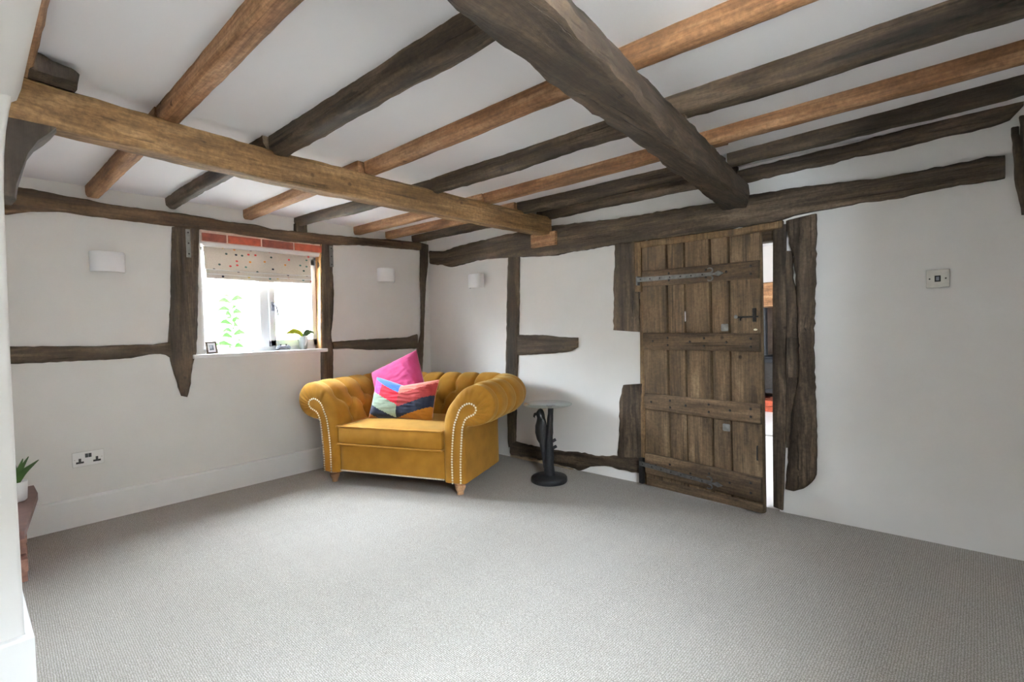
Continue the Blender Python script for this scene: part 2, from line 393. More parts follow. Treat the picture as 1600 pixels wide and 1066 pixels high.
def shell_box(name, a, b2, mat, bev=0): return meta(MB().box(a, b2, bev).obj(name, mat, smooth=False), kind='structure')

WH = (-2.04, -1.125, 0.985, 1.80)     # window opening  y0 y1 z0 z1
DH = (2.345, 3.20, 0.0, 1.70)         # door opening    x0 x1 z0 z1
shell_box('floor', (-0.3, -4.4, -0.1), (4.7, 0.03, 0.0), 'carpet')
shell_box('ceiling', (-0.3, -4.4, CEIL), (4.9, 4.5, CEIL+0.1), 'ceiling_paint')
wall_left = grid_wall('wall_left', 'x', (-3.2, 0.12), (0, CEIL+0.005), WH, 0.26, 'plaster_left')
wall_back = grid_wall('wall_back', 'y', (-0.2, 4.5), (0, CEIL+0.005), DH, 0.12, 'plaster', amp=0.010)
grid_wall('wall_right', 'x', (-4.4, 0.0), (0, CEIL+0.005), RW, -0.2, 'plaster', face=4.36, amp=-0.004)
grid_wall('wall_rear', 'y', (1.5, 4.5), (0, CEIL+0.005), None, -0.2, 'plaster', face=-4.2, amp=-0.004)
# near pier with its softly swept head
rings = []
for z, y in ((0, -3.075), (0.6, -3.077), (1.2, -3.076), (1.6, -3.072), (1.72, -3.067), (1.80, -3.060), (1.87, -3.050), (1.92, -3.040), (1.955, -3.030), (1.99, -3.016), (2.03, -3.008), (CEIL+0.004, -3.0)):
    e = 0.012
    rings.append([(-0.2, y, z), (1.70-e, y, z), (1.70-e*0.3, y-e*0.3, z), (1.70, y-e, z), (1.70, -4.4, z), (-0.2, -4.4, z)])
meta(MB().loft(rings).obj('wall_near', 'plaster'), kind='structure')
rings = []
for x, zb in ((1.66, 1.90), (1.72, 1.918), (1.80, 1.93), (1.92, 1.94), (2.1, 1.948), (2.4, 1.95), (3.0, 1.95), (3.6, 1.95), (4.40, 1.95)):
    e = (1.95-zb)*0.16; k = CEIL-zb
    rings.append([(x, -4.25, CEIL+0.02), (x, -4.25, zb), (x, -3.06-e, zb), (x, -3.036-e, zb+0.003), (x, -3.024-e*0.8, zb+0.015), (x, -3.014-e*0.5, zb+k*0.34), (x, -3.006-e*0.2, zb+k*0.68), (x, -3.0, CEIL+0.02)])
meta(MB().loft(rings).obj('ceiling_near', 'plaster'), kind='structure')
# skirtings: plain board with a small sloped top
def skirting(name, pts, nrm_pts, h, t):
    rings = []
    for p, q in zip(pts, nrm_pts):
        p = Vector(p); q = Vector(q)
        rings.append([p, p+q*t, p+q*t+Vector((0, 0, h-0.012)), p+q*t*0.75+Vector((0, 0, h-0.003)), p+q*t*0.3+Vector((0, 0, h)), p+Vector((0, 0, h))])
    return meta(MB().loft(rings).obj(name, 'white_gloss', smooth=False), kind='structure')
skirting('baseboard_left', [(-0.004, -3.075, 0), (-0.004, -0.005, 0)], [(1, 0, 0)]*2, 0.172, 0.026)
skirting('baseboard_near', [(0.03, -3.075, 0), (1.70, -3.075, 0), (1.70, -4.2, 0)], [(0, 1, 0), (1, 1, 0), (1, 0, 0)], 0.17, 0.02)
# side window (outside the view) frame and panes
ww, wh = RW[1]-RW[0], RW[3]-RW[2]
wr = empty('window_2', (4.46, RW[0], RW[2]), kind='structure')
mb = MB()
for y in (0, ww/2-0.03, ww-0.06): mb.box((-0.04, y, 0), (0.04, y+0.06, wh))
mb.box((-0.04, 0, 0), (0.04, ww, 0.06)); mb.box((-0.04, 0, wh-0.06), (0.04, ww, wh))
mb.obj('window_frame', 'white_upvc', wr, smooth=False)
for y in (0.06, ww/2+0.03): MB().box((-0.005, y, 0.06), (0.005, y+ww/2-0.09, wh-0.06)).obj('pane', 'pane_glass', wr, smooth=False)

# ------------------------------------------------------------------ room beyond the door
shell_box('floor_beyond', (-0.5, 0.03, -0.1), (4.9, 4.4, -0.004), 'stone_floor')
shell_box('wall_beyond_far', (-0.5, 4.15, 0), (4.9, 4.35, CEIL), 'plaster')
shell_box('wall_beyond_left', (-0.5, 0.125, 0), (-0.3, 4.15, CEIL), 'plaster')
mb = MB(); mb.box((4.7, 0.125, 0), (4.9, 1.8, CEIL)).box((4.7, 2.6, 0), (4.9, 4.15, CEIL)).box((4.7, 1.8, 0), (4.9, 2.6, 1.0)).box((4.7, 1.8, 1.7), (4.9, 2.6, CEIL))
meta(mb.obj('wall_beyond_right', 'plaster', smooth=False), kind='structure')
fp = empty('fireplace', (2.1, 4.0, -0.004), 0, 'brick fireplace with an oak beam seen through the door gap', 'fireplace')
MB().box((-0.95, -0.50, 1.62), (0.95, 0.14, 2.07)).obj('chimney_breast', 'plaster', fp, smooth=False)
MB().box((-0.95, -0.52, 1.32), (0.95, 0.14, 1.62), 0.015).obj('mantel_beam', 'sawn_oak_0', fp)
MB().box((-0.95, -0.05, 0), (0.95, 0.14, 1.32)).obj('fire_back', 'soot_brick', fp, smooth=False)
for s in (-1, 1): MB().box((s*0.95-0.15*(s > 0), -0.5, 0), (s*0.95+0.15*(s < 0), -0.05, 1.32)).obj('brick_pier', 'soot_brick', fp, smooth=False)
me = None
for r in range(2):
    for k in range(8):
        x = -0.92+k*0.228+(0.1 if r else 0)
        if me is None:
            o = MB().box((0, 0, 0), (0.218, 0.45, 0.066), 0.004).obj('hearth_brick', 'brick_red', fp); me = o.data
        else: o = mesh_obj('hearth_brick', None, None, None, fp, data=me)
        o.location = (x, -0.48, 0.002+r*0.072)
st = empty('wood_stove', (2.12, 3.76, 0.142), 0, 'black cast stove standing on the brick hearth beyond the door', 'stove')
MB().box((-0.25, -0.17, 0.08), (0.25, 0.17, 0.52), 0.02).obj('body', 'stove_black', st)
MB().box((-0.28, -0.19, 0.52), (0.28, 0.19, 0.55), 0.008).obj('top_plate', 'stove_black', st)
MB().box((-0.19, -0.195, 0.14), (0.19, -0.17, 0.47), 0.008).obj('stove_door', 'dark_iron', st)
MB().lathe([(0.07, 0), (0.07, 0.62)], (0, 0.05, 0.55), 14).obj('flue', 'stove_black', st)
for sx in (-1, 1):
    for sy in (-1, 1): MB().lathe([(0.02, 0), (0.03, 0.09)], (sx*0.2, sy*0.13, 0), 8).obj('leg', 'dark_iron', st)
MB().box((2.2, 2.09, -0.004), (3.3, 2.12, 0.004)).obj('threshold_bar', 'brushed_steel', smooth=False)
meta(bpy.data.objects['threshold_bar'], 'thin dark strip across the pale floor beyond the door gap', 'floor strip')
# outside the window
shell_box('ground_outside', (-6, -9, -0.3), (-0.3, 6, -0.1), 'outside_gravel')
shell_box('wall_outside', (-3.9, -9, -0.1), (-3.7, 6, 2.5), 'outside_render')
shell_box('ground_outside_right', (4.9, -9, -0.3), (9, 6, -0.1), 'outside_gravel')
shell_box('wall_sky_blocker_right', (8.0, -9, -0.1), (8.2, 6, 3.4), 'outside_render')  # unseen wall added to cut low sky light at the side window

# ------------------------------------------------------------------ ceiling beams and joists
def joist(name, x0, x1, y0, y1, wd, zb, mat, label, rough, group):
    n = max(10, int((x1-x0)/0.045)); rings = []; sd = random.random()*60
    for i in range(n+1):
        t = i/n; x = x0+(x1-x0)*t; yc = y0+(y1-y0)*t
        yc += rough*1.6*nz1((x, 0, 0), 1.6, sd); wv = wd*(1+rough*9*nz1((x, 3, 0), 2.2, sd)); zz = zb+rough*1.4*nz1((x, 9, 0), 2.5, sd)
        h = wv/2; bv = 0.006+rough*1.2
        pr = [(-h*1.02, CEIL+0.02), (-h*1.04, (zz+CEIL)/2), (-h, zz+bv*1.5), (-h+bv, zz+bv*0.2), (-h*0.3, zz), (h*0.3, zz), (h-bv, zz+bv*0.2), (h, zz+bv*1.5), (h*1.04, (zz+CEIL)/2), (h*1.02, CEIL+0.02)]
        rings.append([(x, yc+a+rough*0.9*nz1((x, a*8, z*8), 14, sd), z+(rough*0.7*nz1((x, a*9, z*8), 13, sd+4) if z < CEIL else 0)) for a, z in pr])
    return meta(MB().loft(rings).obj(name, mat), label, 'joist', group)
D_, O_ = 'old_oak_0', 'sawn_oak_0'
G = 'ceiling joists'
LB = [(-2.600, -2.585, O_, 'sawn orange joist meeting the window wall above the leftmost wall light'),
      (-2.190, -2.160, D_, 'weathered brown joist meeting the window wall just left of the window'),
      (-1.700, -1.665, O_, 'sawn orange joist over the left half of the window'),
      (-1.315, -1.165, D_, 'grey brown joist over the right half of the window, propped on a short block'),
      (-0.785, -0.705, O_, 'sawn orange joist just right of the window, farther from the room corner'),
      (-0.455, -0.360, O_, 'sawn orange joist between the window and corner, nearer the room corner'),
      (-0.150, -0.090, D_, 'dark old joist ending on the window wall right beside the room corner')]
for y0, y1, mt_, lb in LB:
    joist('ceiling_joist', -0.03, 1.53, y0, y1, 0.07, 2.0, mt_, lb, 0.008 if mt_ == D_ else 0.003, G)
MBAY = [(-3.030, -3.028, O_, 'brown joist at the far left beside the plastered pier head'),
        (-2.580, -2.572, O_, 'wide sawn orange joist at upper left between tie beam and picture top'),
        (-2.125, -2.112, D_, 'thick dark hewn joist meeting the dark main beam near the top edge'),
        (-1.625, -1.618, O_, 'long sawn orange joist in the middle of the ceiling'),
        (-1.160, -1.140, D_, 'dark rough joist next after the long central orange joist towards the door'),
        (-0.690, -0.655, O_, 'sawn orange joist crossing between tie beam and main beam near the door wall'),
        (-0.330, -0.275, D_, 'dark slim joist second from the door wall between tie beam and main beam'),
        (-0.030, -0.020, D_, 'dark joist running tight along the door wall between tie beam and main beam')]
for i, (y0, y1, mt_, lb) in enumerate(MBAY):
    joist('ceiling_joist', 1.54, (3.0 if i in (0, 6, 7) else 3.14), y0, y1, (0.095 if i == 2 else 0.072), (1.985 if mt_ == D_ else 2.0), mt_, lb, 0.009 if mt_ == D_ else 0.003, G)
RB = [(-1.620, -1.600, O_, 0.07, 2.0, 'sawn orange joist right of the main beam cut by the top edge'),
      (-1.140, -1.135, D_, 0.10, 1.985, 'broad grey brown hewn joist right of the main beam'),
      (-0.680, -0.685, O_, 0.07, 2.0, 'brown sawn joist right of the main beam between two dark joists'),
      (-0.263, -0.347, D_, 0.074, 2.0, 'dark grey joist right of the main beam second from the door wall')]
for y0, y1, mt_, wd, zb, lb in RB:
    joist('ceiling_joist', 3.03, 4.36, y0, y1, wd, zb, mt_, lb, 0.008 if mt_ == D_ else 0.003, G)

def beam(name, stations, mat, label, rough, sub=70, cat='beam'):
    """stations: list of (y, [(x,z) profile points]) lofted along y."""
    rings = []; sd = random.random()*40
    for i in range(sub+1):
        t = i/sub*(len(stations)-1); k = min(int(t), len(stations)-2); f = t-k
        (ya, pa), (yb, pb) = stations[k], stations[k+1]; y = ya+(yb-ya)*f
        poly = [Vector((a[0]+(c[0]-a[0])*f, y, a[1]+(c[1]-a[1])*f)) for a, c in zip(pa, pb)]
        ring = []
        npt = len(poly)
        for j in range(npt):
            a, b2 = poly[j], poly[(j+1) % npt]
            for q in (0.06, 0.28, 0.5, 0.72, 0.94):
                p = a.lerp(b2, q)
                ring.append(p+Vector((rough*nz1(p, 9, sd)+rough*0.6*nz1(p, 26, sd), 0, rough*nz1(p, 9, sd+7)+rough*0.6*nz1(p, 26, sd+8))))
        rings.append(ring)
    return meta(MB().loft(rings).obj(name, mat), label, cat)
# sawn tie beam parallel to the window wall (gently bowed)
def tsec(xf, zb=1.862, zt=2.003, wd=0.105): return [(xf, zb+0.004), (xf-0.006, zb-0.002), (xf-wd, zb), (xf-wd-0.01, zt), (xf-0.004, zt)]
beam('tie_beam', [(-3.06, tsec(1.668)), (-2.6, tsec(1.60)), (-2.2, tsec(1.556)), (-1.6, tsec(1.552)), (-1.0, tsec(1.560)), (-0.5, tsec(1.575)), (-0.03, tsec(1.60, 1.868, 2.0, 0.12))], 'tie_oak',
     'long golden brown tie beam crossing from the left pier to the door wall', 0.005)
# heavy dark main beam
def msec(xl, xr, xt, zb=1.81, zt=1.985): return [(xl, zb), (xr, zb), (xr+0.012, zb+0.035), (xt+0.012, zt-0.02), (xt, zt), (xl+0.01, zt), (xl-0.012, zb+0.05)]
beam('main_beam', [(-3.0, msec(3.225, 3.395, 3.315)), (-2.45, msec(3.165, 3.325, 3.25)), (-2.05, msec(3.118, 3.282, 3.21)), (-1.4, msec(3.062, 3.178, 3.15)), (-0.75, msec(3.0, 3.115, 3.10)), (0.03, msec(2.915, 3.05, 3.035, 1.815, 1.97))], 'main_oak',
     'massive dark hewn main beam crossing the ceiling to the door wall', 0.009, 90)
# stubs by the pier
rings = []
for i in range(19):
    t = i/18; y = -3.03+0.15*t; h = 0.064*(1-0.30*t-0.25*(t > 0.55)*(t-0.55)); wdt = 0.062*(1-0.12*t); ring = []
    for k in range(20):
        q, f = divmod(k, 5); f /= 5; cs = [(-1, 0), (1, 0), (0.92, 1), (-0.92, 1), (-1, 0)]
        a, b2 = cs[q], cs[q+1]; px_, pz = 1.672+wdt*(a[0]+(b2[0]-a[0])*f), 2.004+h*(a[1]+(b2[1]-a[1])*f)
        ring.append((px_+0.012*nz1((px_, y, pz), 30, 5), y+0.012*nz1((px_, 0, pz), 40, 8)*t, pz+0.010*nz1((px_, y, pz), 34, 9)*(pz > 2.01)))
    rings.append(ring)
meta(MB().loft(rings).obj('joist_stub', 'black_oak'), 'dark broken joist stub lying on the tie beam beside the pier', 'timber')
rings = []
for z, y1 in ((1.60, -3.045), (1.64, -3.04), (1.70, -3.025), (1.75, -3.012), (1.80, -2.985), (1.83, -2.955), (1.858, -2.935)):
    q = 0.010*nz1((z*22, 0, 0), 1)
    rings.append([(1.50, -3.10, z), (1.655, -3.10, z), (1.655+q, y1+q, z), (1.60, y1+0.006, z), (1.50+q, y1+q, z)])
meta(MB().loft(rings).obj('knee_brace', 'black_oak'), 'dark rough knee bracket tucked under the tie beam beside the pier', 'timber')
# wedge block under the tie beam's end
a = PD((828.5, 368), 0.05); b2 = PD((868.5, 382), 0.05)
MB().box((a.x+0.01, -0.06, b2.z), (b2.x-0.0, -0.012, a.z), 0.004).obj('bearing_block', 'sawn_oak_0')
meta(bpy.data.objects['bearing_block'], 'small orange wooden block under the end of the tie beam', 'block')

# ------------------------------------------------------------------ timbers of the window wall
wall_timber('wall_plate', [(2,287),(20,289.6),(56,295),(101,305),(135,310),(158,316),(203,322.5),(245,327.5),(320,338),(354,345.5),(399,350),(426,357.5),(462,360.5),(501,365),(560,370.4),(610,374),(658,378.4)],
    [(2,335),(13,334.6),(48,330.4),(93,330),(135,336),(197,344),(270,353),(320,358.5),(384,367.4),(450,377),(498,381.5),(522,383),(560,382.4),(610,387),(658,391)], 'W', 'plate_oak_1',
    'long brown wall plate running above the window to the corner', proud=0.03)
wall_timber('window_post', [(269,354),(267,430),(266,480),(263,525),(263,545),(267,565),(274,590),(284,619)], [(313,357),(312,400),(311,480),(309,553),(304,563),(301,580),(299,600),(294,621)], 'W', 'old_oak_2',
    'wide dark post left of the window tapering to a point below', proud=0.018, depth=0.15)
wall_timber('window_post', [(501,381),(501,440),(502,500),(502,548),(502,562),(503,590),(504,640),(505,700)], [(522,381),(521,425),(523,450),(523,480),(519,525),(522,545),(522,590),(521,640),(521,700)], 'W', 'old_oak_2',
    'dark post right of the window running down behind the armchair', proud=0.018, depth=0.05)
wall_timber('window_reveal_post', [(500.5,382),(500,440),(500.5,500),(500.5,548)], [(506,382),(505,440),(506,500),(506,548)], 'W', 'lit_reveal_oak',
    'timber edge coloured light golden as if daylit, lining the right side of the window opening', proud=0.012, depth=0.10)
wall_timber('middle_rail', [(4,541),(30,541),(100,541),(150,541),(197,539),(240,538),(266,534)], [(4,570),(60,568),(120,565),(200,561),(240,554),(258,554),(267,560)], 'W', 'old_oak_1',
    'dark horizontal rail on the left wall below the leftmost wall light')
wall_timber('middle_rail', [(520,534),(560,531),(590,529),(636,527),(653,522)], [(522,546),(545,545),(570,547),(610,547),(653,545)], 'W', 'old_oak_1',
    'dark horizontal rail between the window and the corner post')
wall_timber('corner_post', [(657,379),(656.5,430),(658,470),(658,520),(652,545),(650,585),(648,640),(648,690)], [(671,383),(670,412),(667,440),(664,500),(663,545),(661,585),(661,640),(661,690)], 'W', 'old_oak_2',
    'dark slim post standing in the corner of the room', proud=0.022, depth=0.012)
wall_timber('packing_block', [(461,349),(461,362)], [(481,350),(481,363)], 'W', 'old_oak_2', 'short dark block between wall plate and joist above the window', 'block', proud=0.03, n=6)
# steel straps on the posts
for (x0, y0, x1, y1, lb) in ((289.5, 358, 298.5, 402.5, 'flat grey metal strap at the top of the post left of the window'), (514, 384, 520.7, 417.6, 'flat grey metal strap at the top of the post right of the window')):
    p = PW((x0, y0), 0.02); q = PW((x1, y1), 0.02)
    st = empty('metal_strap', (0.02, (p.y+q.y)/2, q.z), 0, lb, 'strap')
    hw = (q.y-p.y)/2; h = p.z-q.z
    MB().box((0, -hw, 0), (0.007, hw, h), 0.002).obj('plate', 'galvanised', st)
    for k in (0.12, 0.5, 0.88): MB().sphere((0.007, 0, h*k), 0.006, 8, 4, (0.5, 1, 1)).obj('screw', 'dark_iron', st)

# ------------------------------------------------------------------ timbers of the door wall
wall_timber('door_wall_beam', [(669.5,391.8),(692,391.8),(707.5,386),(738.5,377.7),(775,369),(806,362),(840,356),(865,351),(893,348),(921.5,345),(958,341),(1020,331),(1080,321),(1120,315),(1170,303),(1230,294),(1300,285),(1380,276),(1440,264),(1500,252),(1545,243),(1571,241)],
    [(671,413),(690.7,414.3),(699,418),(716,414),(744,407),(769.5,403.6),(792,403),(811.7,401.6),(862,400),(893,393.7),(955,383.3),(992,377.7),(1050,371),(1151,356),(1200,349),(1240,337),(1277.6,328.5),(1330,319),(1400,309),(1480,292),(1530,284),(1571,277.5)], 'D', 'old_oak_0',
    'long dark uneven beam running along the door wall over the door', proud=0.03, rough=0.008)
wall_timber('ceiling_edge_timber', [(1146,267),(1240,244.5),(1328.6,223),(1450,190.5),(1530,169),(1600,152)], [(1146,289),(1169,285),(1240,267),(1300,255),(1328.6,246),(1400,233),(1470,214),(1530,202),(1575,189),(1600,164)], 'D', 'old_oak_0',
    'dark uneven timber along the top of the door wall right of the main beam', proud=0.02, rough=0.007)
wall_timber('wall_stud', [(792,401),(790,470),(789,545),(788,585),(790,640),(793,700)], [(810,400),(809.5,470),(808,555),(806,585),(805,640),(804,694)], 'D', 'old_oak_2', 'dark upright stud in the door wall behind the armchair')
wall_timber('nogging', [(808,523),(845,523),(870,526),(901,527.5)], [(808,556),(830,555),(860,553),(890,550),(901,543)], 'D', 'old_oak_0', 'short horizontal timber stub in the white panel right of the stud')
wall_timber('door_post', [(959,381),(959,420),(956,445),(957,480),(957,516)], [(993,376),(993,440),(998,455),(998,490),(999,519)], 'D', 'old_oak_2', 'dark upper length of post left of the door below the beam', rough=0.009)
wall_timber('door_post', [(972,602),(966,625),(966,680),(963,714)], [(1004,600),(1004,640),(1004,680),(1005,716)], 'D', 'old_oak_2', 'dark lower length of post left of the door near the floor', rough=0.009)
wall_timber('sole_plate', [(797,689),(830,697),(880,706),(910,708),(930,713),(965,713),(1005,715)], [(797,711),(850,722),(890,731),(905,738),(922,730),(940,729),(970,735),(1005,743)], 'D', 'old_oak_0', 'dark rotten sole plate along the foot of the wall behind the table', rough=0.012)
wall_timber('plinth_stones', [(797,710),(830,716),(870,725),(900,736),(908,737)], [(797,721),(830,728),(870,735),(895,739),(908,741)], 'D', 'rubble', 'rough pale rubble edge under the sole plate by the floor', 'plinth', proud=0.012, rough=0.014)
wall_timber('door_post', [(1226,345),(1232,380),(1240,412),(1242,440),(1244,480),(1247,540),(1247,590),(1236,640),(1230,700),(1226,764)], [(1275,333),(1274,400),(1273,450),(1271,520),(1273,600),(1276,680),(1276,740),(1268,758),(1255,766),(1240,768)], 'D', 'old_oak_2',
    'broad dark timber post right of the door with ragged foot', proud=0.028, rough=0.012, n=60)
wall_timber('post_slip', [(1226,392),(1226,450),(1227,520),(1227,600),(1227,700)], [(1238,392),(1239,412),(1240,440),(1246,455),(1248,520),(1248,600),(1236,700)], 'D', 'old_oak_2', 'narrow brown timber slip between door jamb and broad post', proud=0.010, rough=0.006)
wall_timber('post_patch', [(1227,528),(1227,590)], [(1247,528),(1247,590)], 'D', 'old_oak_2', 'small rectangular timber patch let into the broad door post', 'timber', proud=0.036, n=8, rough=0.003)
wall_timber('end_post', [(1579,199),(1583,230),(1587,290),(1597,335)], [(1592,197),(1600,240),(1612,290),(1625,335)], 'D', 'old_oak_2', 'dark crooked post end at the right edge below the ceiling', proud=0.02, rough=0.008)
wall_timber('end_post', [(1594,180),(1596,230),(1600,290)], [(1625,180),(1625,230),(1630,290)], 'D', 'old_oak_2', 'second dark post piece cut by the right edge of the picture', proud=0.035, rough=0.008)

# ------------------------------------------------------------------ door frame and door
fr = empty('door_frame', (2.345, -0.02, 0), 0, 'brown oak frame around the plank door', 'door frame')
def frame_piece(name, A, B, proud, depth, mat='frame_oak'):
    P = lambda p: PD(p, proud) - Vector((2.345, -0.02, 0))
    n = 24; A = resample([P(p) for p in A], n); B = resample([P(p) for p in B], n); rings = []
    for a, b2 in zip(A, B):
        nn = Vector((0, -1, 0)); k = 0.003*nz1(a, 9)
        rings.append([a-nn*depth, a-nn*0.004, a.lerp(b2, 0.1)+nn*k, a.lerp(b2, 0.5)+nn*k, a.lerp(b2, 0.9)+nn*k, b2-nn*0.004, b2-nn*depth])
    return MB().loft(rings).obj(name, mat, fr)
frame_piece('head', [(991,378.5),(1060,369),(1151,357),(1222,344)], [(994,389),(1060,380),(1151,367),(1222,355)], 0.036, 0.13)
frame_piece('jamb', [(991,379),(991.5,456)], [(1001,379),(1001.5,456)], 0.04, 0.05)
frame_piece('jamb', [(999,440),(999.5,520),(1000,600),(1002,756)], [(1007,440),(1007,520),(1008,600),(1009,757)], 0.014, 0.13)
frame_piece('jamb', [(1207.5,352),(1207,480),(1207,620),(1207,690),(1208,792)], [(1228,350),(1228,480),(1228,620),(1227,690),(1223,798)], 0.014, 0.13, 'old_oak_2')

o_ = Vector((2.345, -0.02, 0))
MB().box((2.33-o_.x, 0.02-o_.y, 0.0), (2.44-o_.x, 0.10-o_.y, 1.69), 0.004).obj('door_stop', 'frame_oak', fr)
MB().box((2.33-o_.x, 0.02-o_.y, 1.60), (3.21-o_.x, 0.10-o_.y, 1.69), 0.004).obj('door_stop', 'door_ledge_oak', fr)
dr = empty('door_1', (2.352, -0.035, 0), R(-6.126), 'old ledged oak plank door standing slightly open', 'door', kind='structure')
xs_t = [0.012, 0.204, 0.331, 0.501, 0.617, 0.803]
for k in range(5):
    x0, x1 = xs_t[k]+0.003, xs_t[k+1]-0.003
    n = 26; rings = []
    for i in range(n+1):
        z = 0.012+(1.657-0.028*(x0+x1)/2-0.012)*i/n
        q = 0.0025*nz1((k*3, z, 0), 3); d = 0.003*nz1((k*5, z, 2), 2.5) + (k % 2)*0.003
        rings.append([(x0+q, 0.03, z), (x0+q, d+0.010, z), (x0+q+0.005, d, z), ((x0+x1)/2, d-0.001, z), (x1+q-0.005, d, z), (x1+q, d+0.010, z), (x1+q, 0.03, z)])
    MB().loft(rings).obj('plank', 'door_oak', dr)
MB().box((0.012, 0.0301, 0.014), (0.800, 0.036, 1.62)).obj('added_dark_backing', 'black_oak', dr, smooth=False)  # dark sheet added behind the planks so their gaps show dark
led = [(1.494, 1.477, 1.386, 1.374, -0.026), (1.071, 1.059, 0.957, 0.952, -0.028), (0.653, 0.649, 0.544, 0.533, -0.026), (0.240, 0.222, 0.100, 0.080, -0.03)]
for zl1, zr1, zl0, zr0, d in led:
    rings = []; n = 22
    for i in range(n+1):
        t = i/n; x = 0.032+(0.796-0.032)*t; zt = zl1+(zr1-zl1)*t+0.002*nz1((x, zl1, 0), 14); zb = zl0+(zr0-zl0)*t+0.002*nz1((x, zl0, 4), 14); q = 0.0015*nz1((x, zl1, 7), 12)
        rings.append([(x, 0.002, zb), (x, d+0.009, zb), (x, d+q, zb+0.012), (x, d+q, (zt+zb)/2), (x, d+q, zt-0.012), (x, d+0.009, zt), (x, 0.002, zt)])
    lo = MB().loft(rings).obj('ledge', 'door_ledge_oak', dr)
    for k in range(6):
        x = 0.1+k*0.128+random.uniform(-.02, .02)
        for fz in ((0.3, 0.72) if k % 2 else (0.52,)):
            z = zl0+(zl1-zl0)*fz+(zr1-zl1)*(x/0.8)
            MB().sphere((x, d-0.001, z), 0.008, 8, 4, (1, 0.45, 1)).obj('iron_nail', 'dark_iron', lo)
MB().box((0.03, -0.012, 0.014), (0.798, 0.0, 0.066), 0.003).obj('bottom_rail', 'door_ledge_oak', dr)
def strap(x0, z0, x1, z1, tip, mat, y):
    rings = []; n = 14
    for i in range(n+1):
        t = i/n; x = x0+(x1-x0)*t; z = z0+(z1-z0)*t; h = 0.0165*(1-0.28*t)
        rings.append([(x, y+0.007, z-h), (x, y, z-h+0.002), (x, y, z+h-0.002), (x, y+0.007, z+h)])
    o = MB().loft(rings).obj('strap_hinge', mat, dr)
    rings = []
    for x, h in ((0, 0.006), (tip*0.25, 0.007), (tip*0.55, 0.017), (tip*0.8, 0.009), (tip, 0.001)):
        rings.append([(x1+x, y+0.006, z1-h), (x1+x, y, z1-h*0.8), (x1+x, y, z1+h*0.8), (x1+x, y+0.006, z1+h)])
    MB().loft(rings).obj('spear_tip', mat, o)
    for s in (-1, 1):
        pts = [Vector((x1-0.012+0.024*math.sin(a)*0.8, y+0.004, z1+s*(0.008+0.03*(1-math.cos(a))/2))) for a in [i*math.pi*1.25/8 for i in range(9)]]
        MB().tube(pts, [0.006-0.0003*i for i in range(9)], 6).obj('curl', mat, o)
    for k in range(7):
        t = 0.05+k*0.14; MB().sphere((x0+(x1-x0)*t, y-0.0005, z0+(z1-z0)*t), 0.005, 6, 4, (1, 0.5, 1)).obj('rivet', 'dark_iron', o)
strap(0.0, 1.437, 0.525, 1.424, 0.075, 'iron', -0.034)
strap(-0.01, 0.163, 0.50, 0.133, 0.075, 'dull_iron', -0.038)
lt = MB().box((0.655, -0.010, 1.150), (0.785, -0.003, 1.160), 0.002).obj('thumb_latch', 'dark_iron', dr)
MB().box((0.757, -0.02, 1.125), (0.775, -0.003, 1.205), 0.004).obj('latch_plate', 'dark_iron', lt)
MB().sphere((0.66, -0.012, 1.158), 0.012, 10, 5, (1, 0.5, 1)).obj('latch_stud', 'iron', lt)
MB().tube([(0.70, -0.008, 1.155), (0.70, -0.04, 1.15), (0.70, -0.045, 1.135)], 0.005, 6).obj('thumb_lift', 'dark_iron', lt)
for z in (1.096, 0.487): MB().box((0.568, -0.010, z-0.022), (0.612, -0.001, z+0.022), 0.006).obj('lock_plate', 'iron', dr)
MB().box((0.33, -0.004, 1.14), (0.337, 0.0, 1.205), 0.001).obj('painted_light_chink', 'white_gloss', dr)  # white sliver painted in for daylight showing between the planks
MB().sphere((0.768, -0.003, 1.08), 0.009, 8, 4, (1.3, 0.3, 0.7)).obj('keyhole_cover', 'brass_nail', dr)
MB().tube([(0.77, -0.004, 0.40), (0.77, -0.01, 0.40), (0.77, -0.01, 0.32), (0.77, -0.004, 0.32)], 0.005, 6).obj('pull_handle', 'dark_iron', dr)
MB().box((-0.012, -0.034, 1.40), (0.004, 0.0, 1.46), 0.004).obj('hinge_pin', 'iron', dr)
MB().box((-0.02, -0.034, 0.02), (0.012, 0.0, 0.20), 0.006).obj('hinge_pin', 'dark_iron', dr)

# ------------------------------------------------------------------ window
wn = empty('window_1', (-0.10, -1.58, 0.985), 0, 'white casement window with two lights and a roman blind above', 'window', kind='structure')
hy0, hy1, H = -0.46, 0.455, 0.815
mb = MB(); mb.box((-0.04, hy0, 0), (0.03, hy0+0.04, H)).box((-0.04, hy1-0.04, 0), (0.03, hy1, H)).box((-0.04, hy0, 0), (0.03, hy1, 0.05)).box((-0.04, hy0, H-0.05), (0.03, hy1, H))
mb.obj('window_frame', 'white_upvc', wn, smooth=False)
MB().box((-0.04, -0.035, 0.05), (0.03, 0.03, H-0.05), 0.004).obj('mullion', 'white_upvc', wn)
mb = MB(); a, c = 0.03, hy1-0.04
mb.box((-0.03, a, 0.05), (0.05, a+0.045, H-0.05), 0.004).box((-0.03, c-0.04, 0.05), (0.05, c, H-0.05), 0.004).box((-0.03, a, 0.05), (0.05, c, 0.10), 0.004).box((-0.03, a, H-0.10), (0.05, c, H-0.05), 0.004)
sash = mb.obj('casement_sash', 'white_upvc', wn)
hd = MB().box((0.05, a+0.012, 0.33), (0.062, a+0.038, 0.40), 0.004).obj('handle_plate', 'grey_plastic', sash)
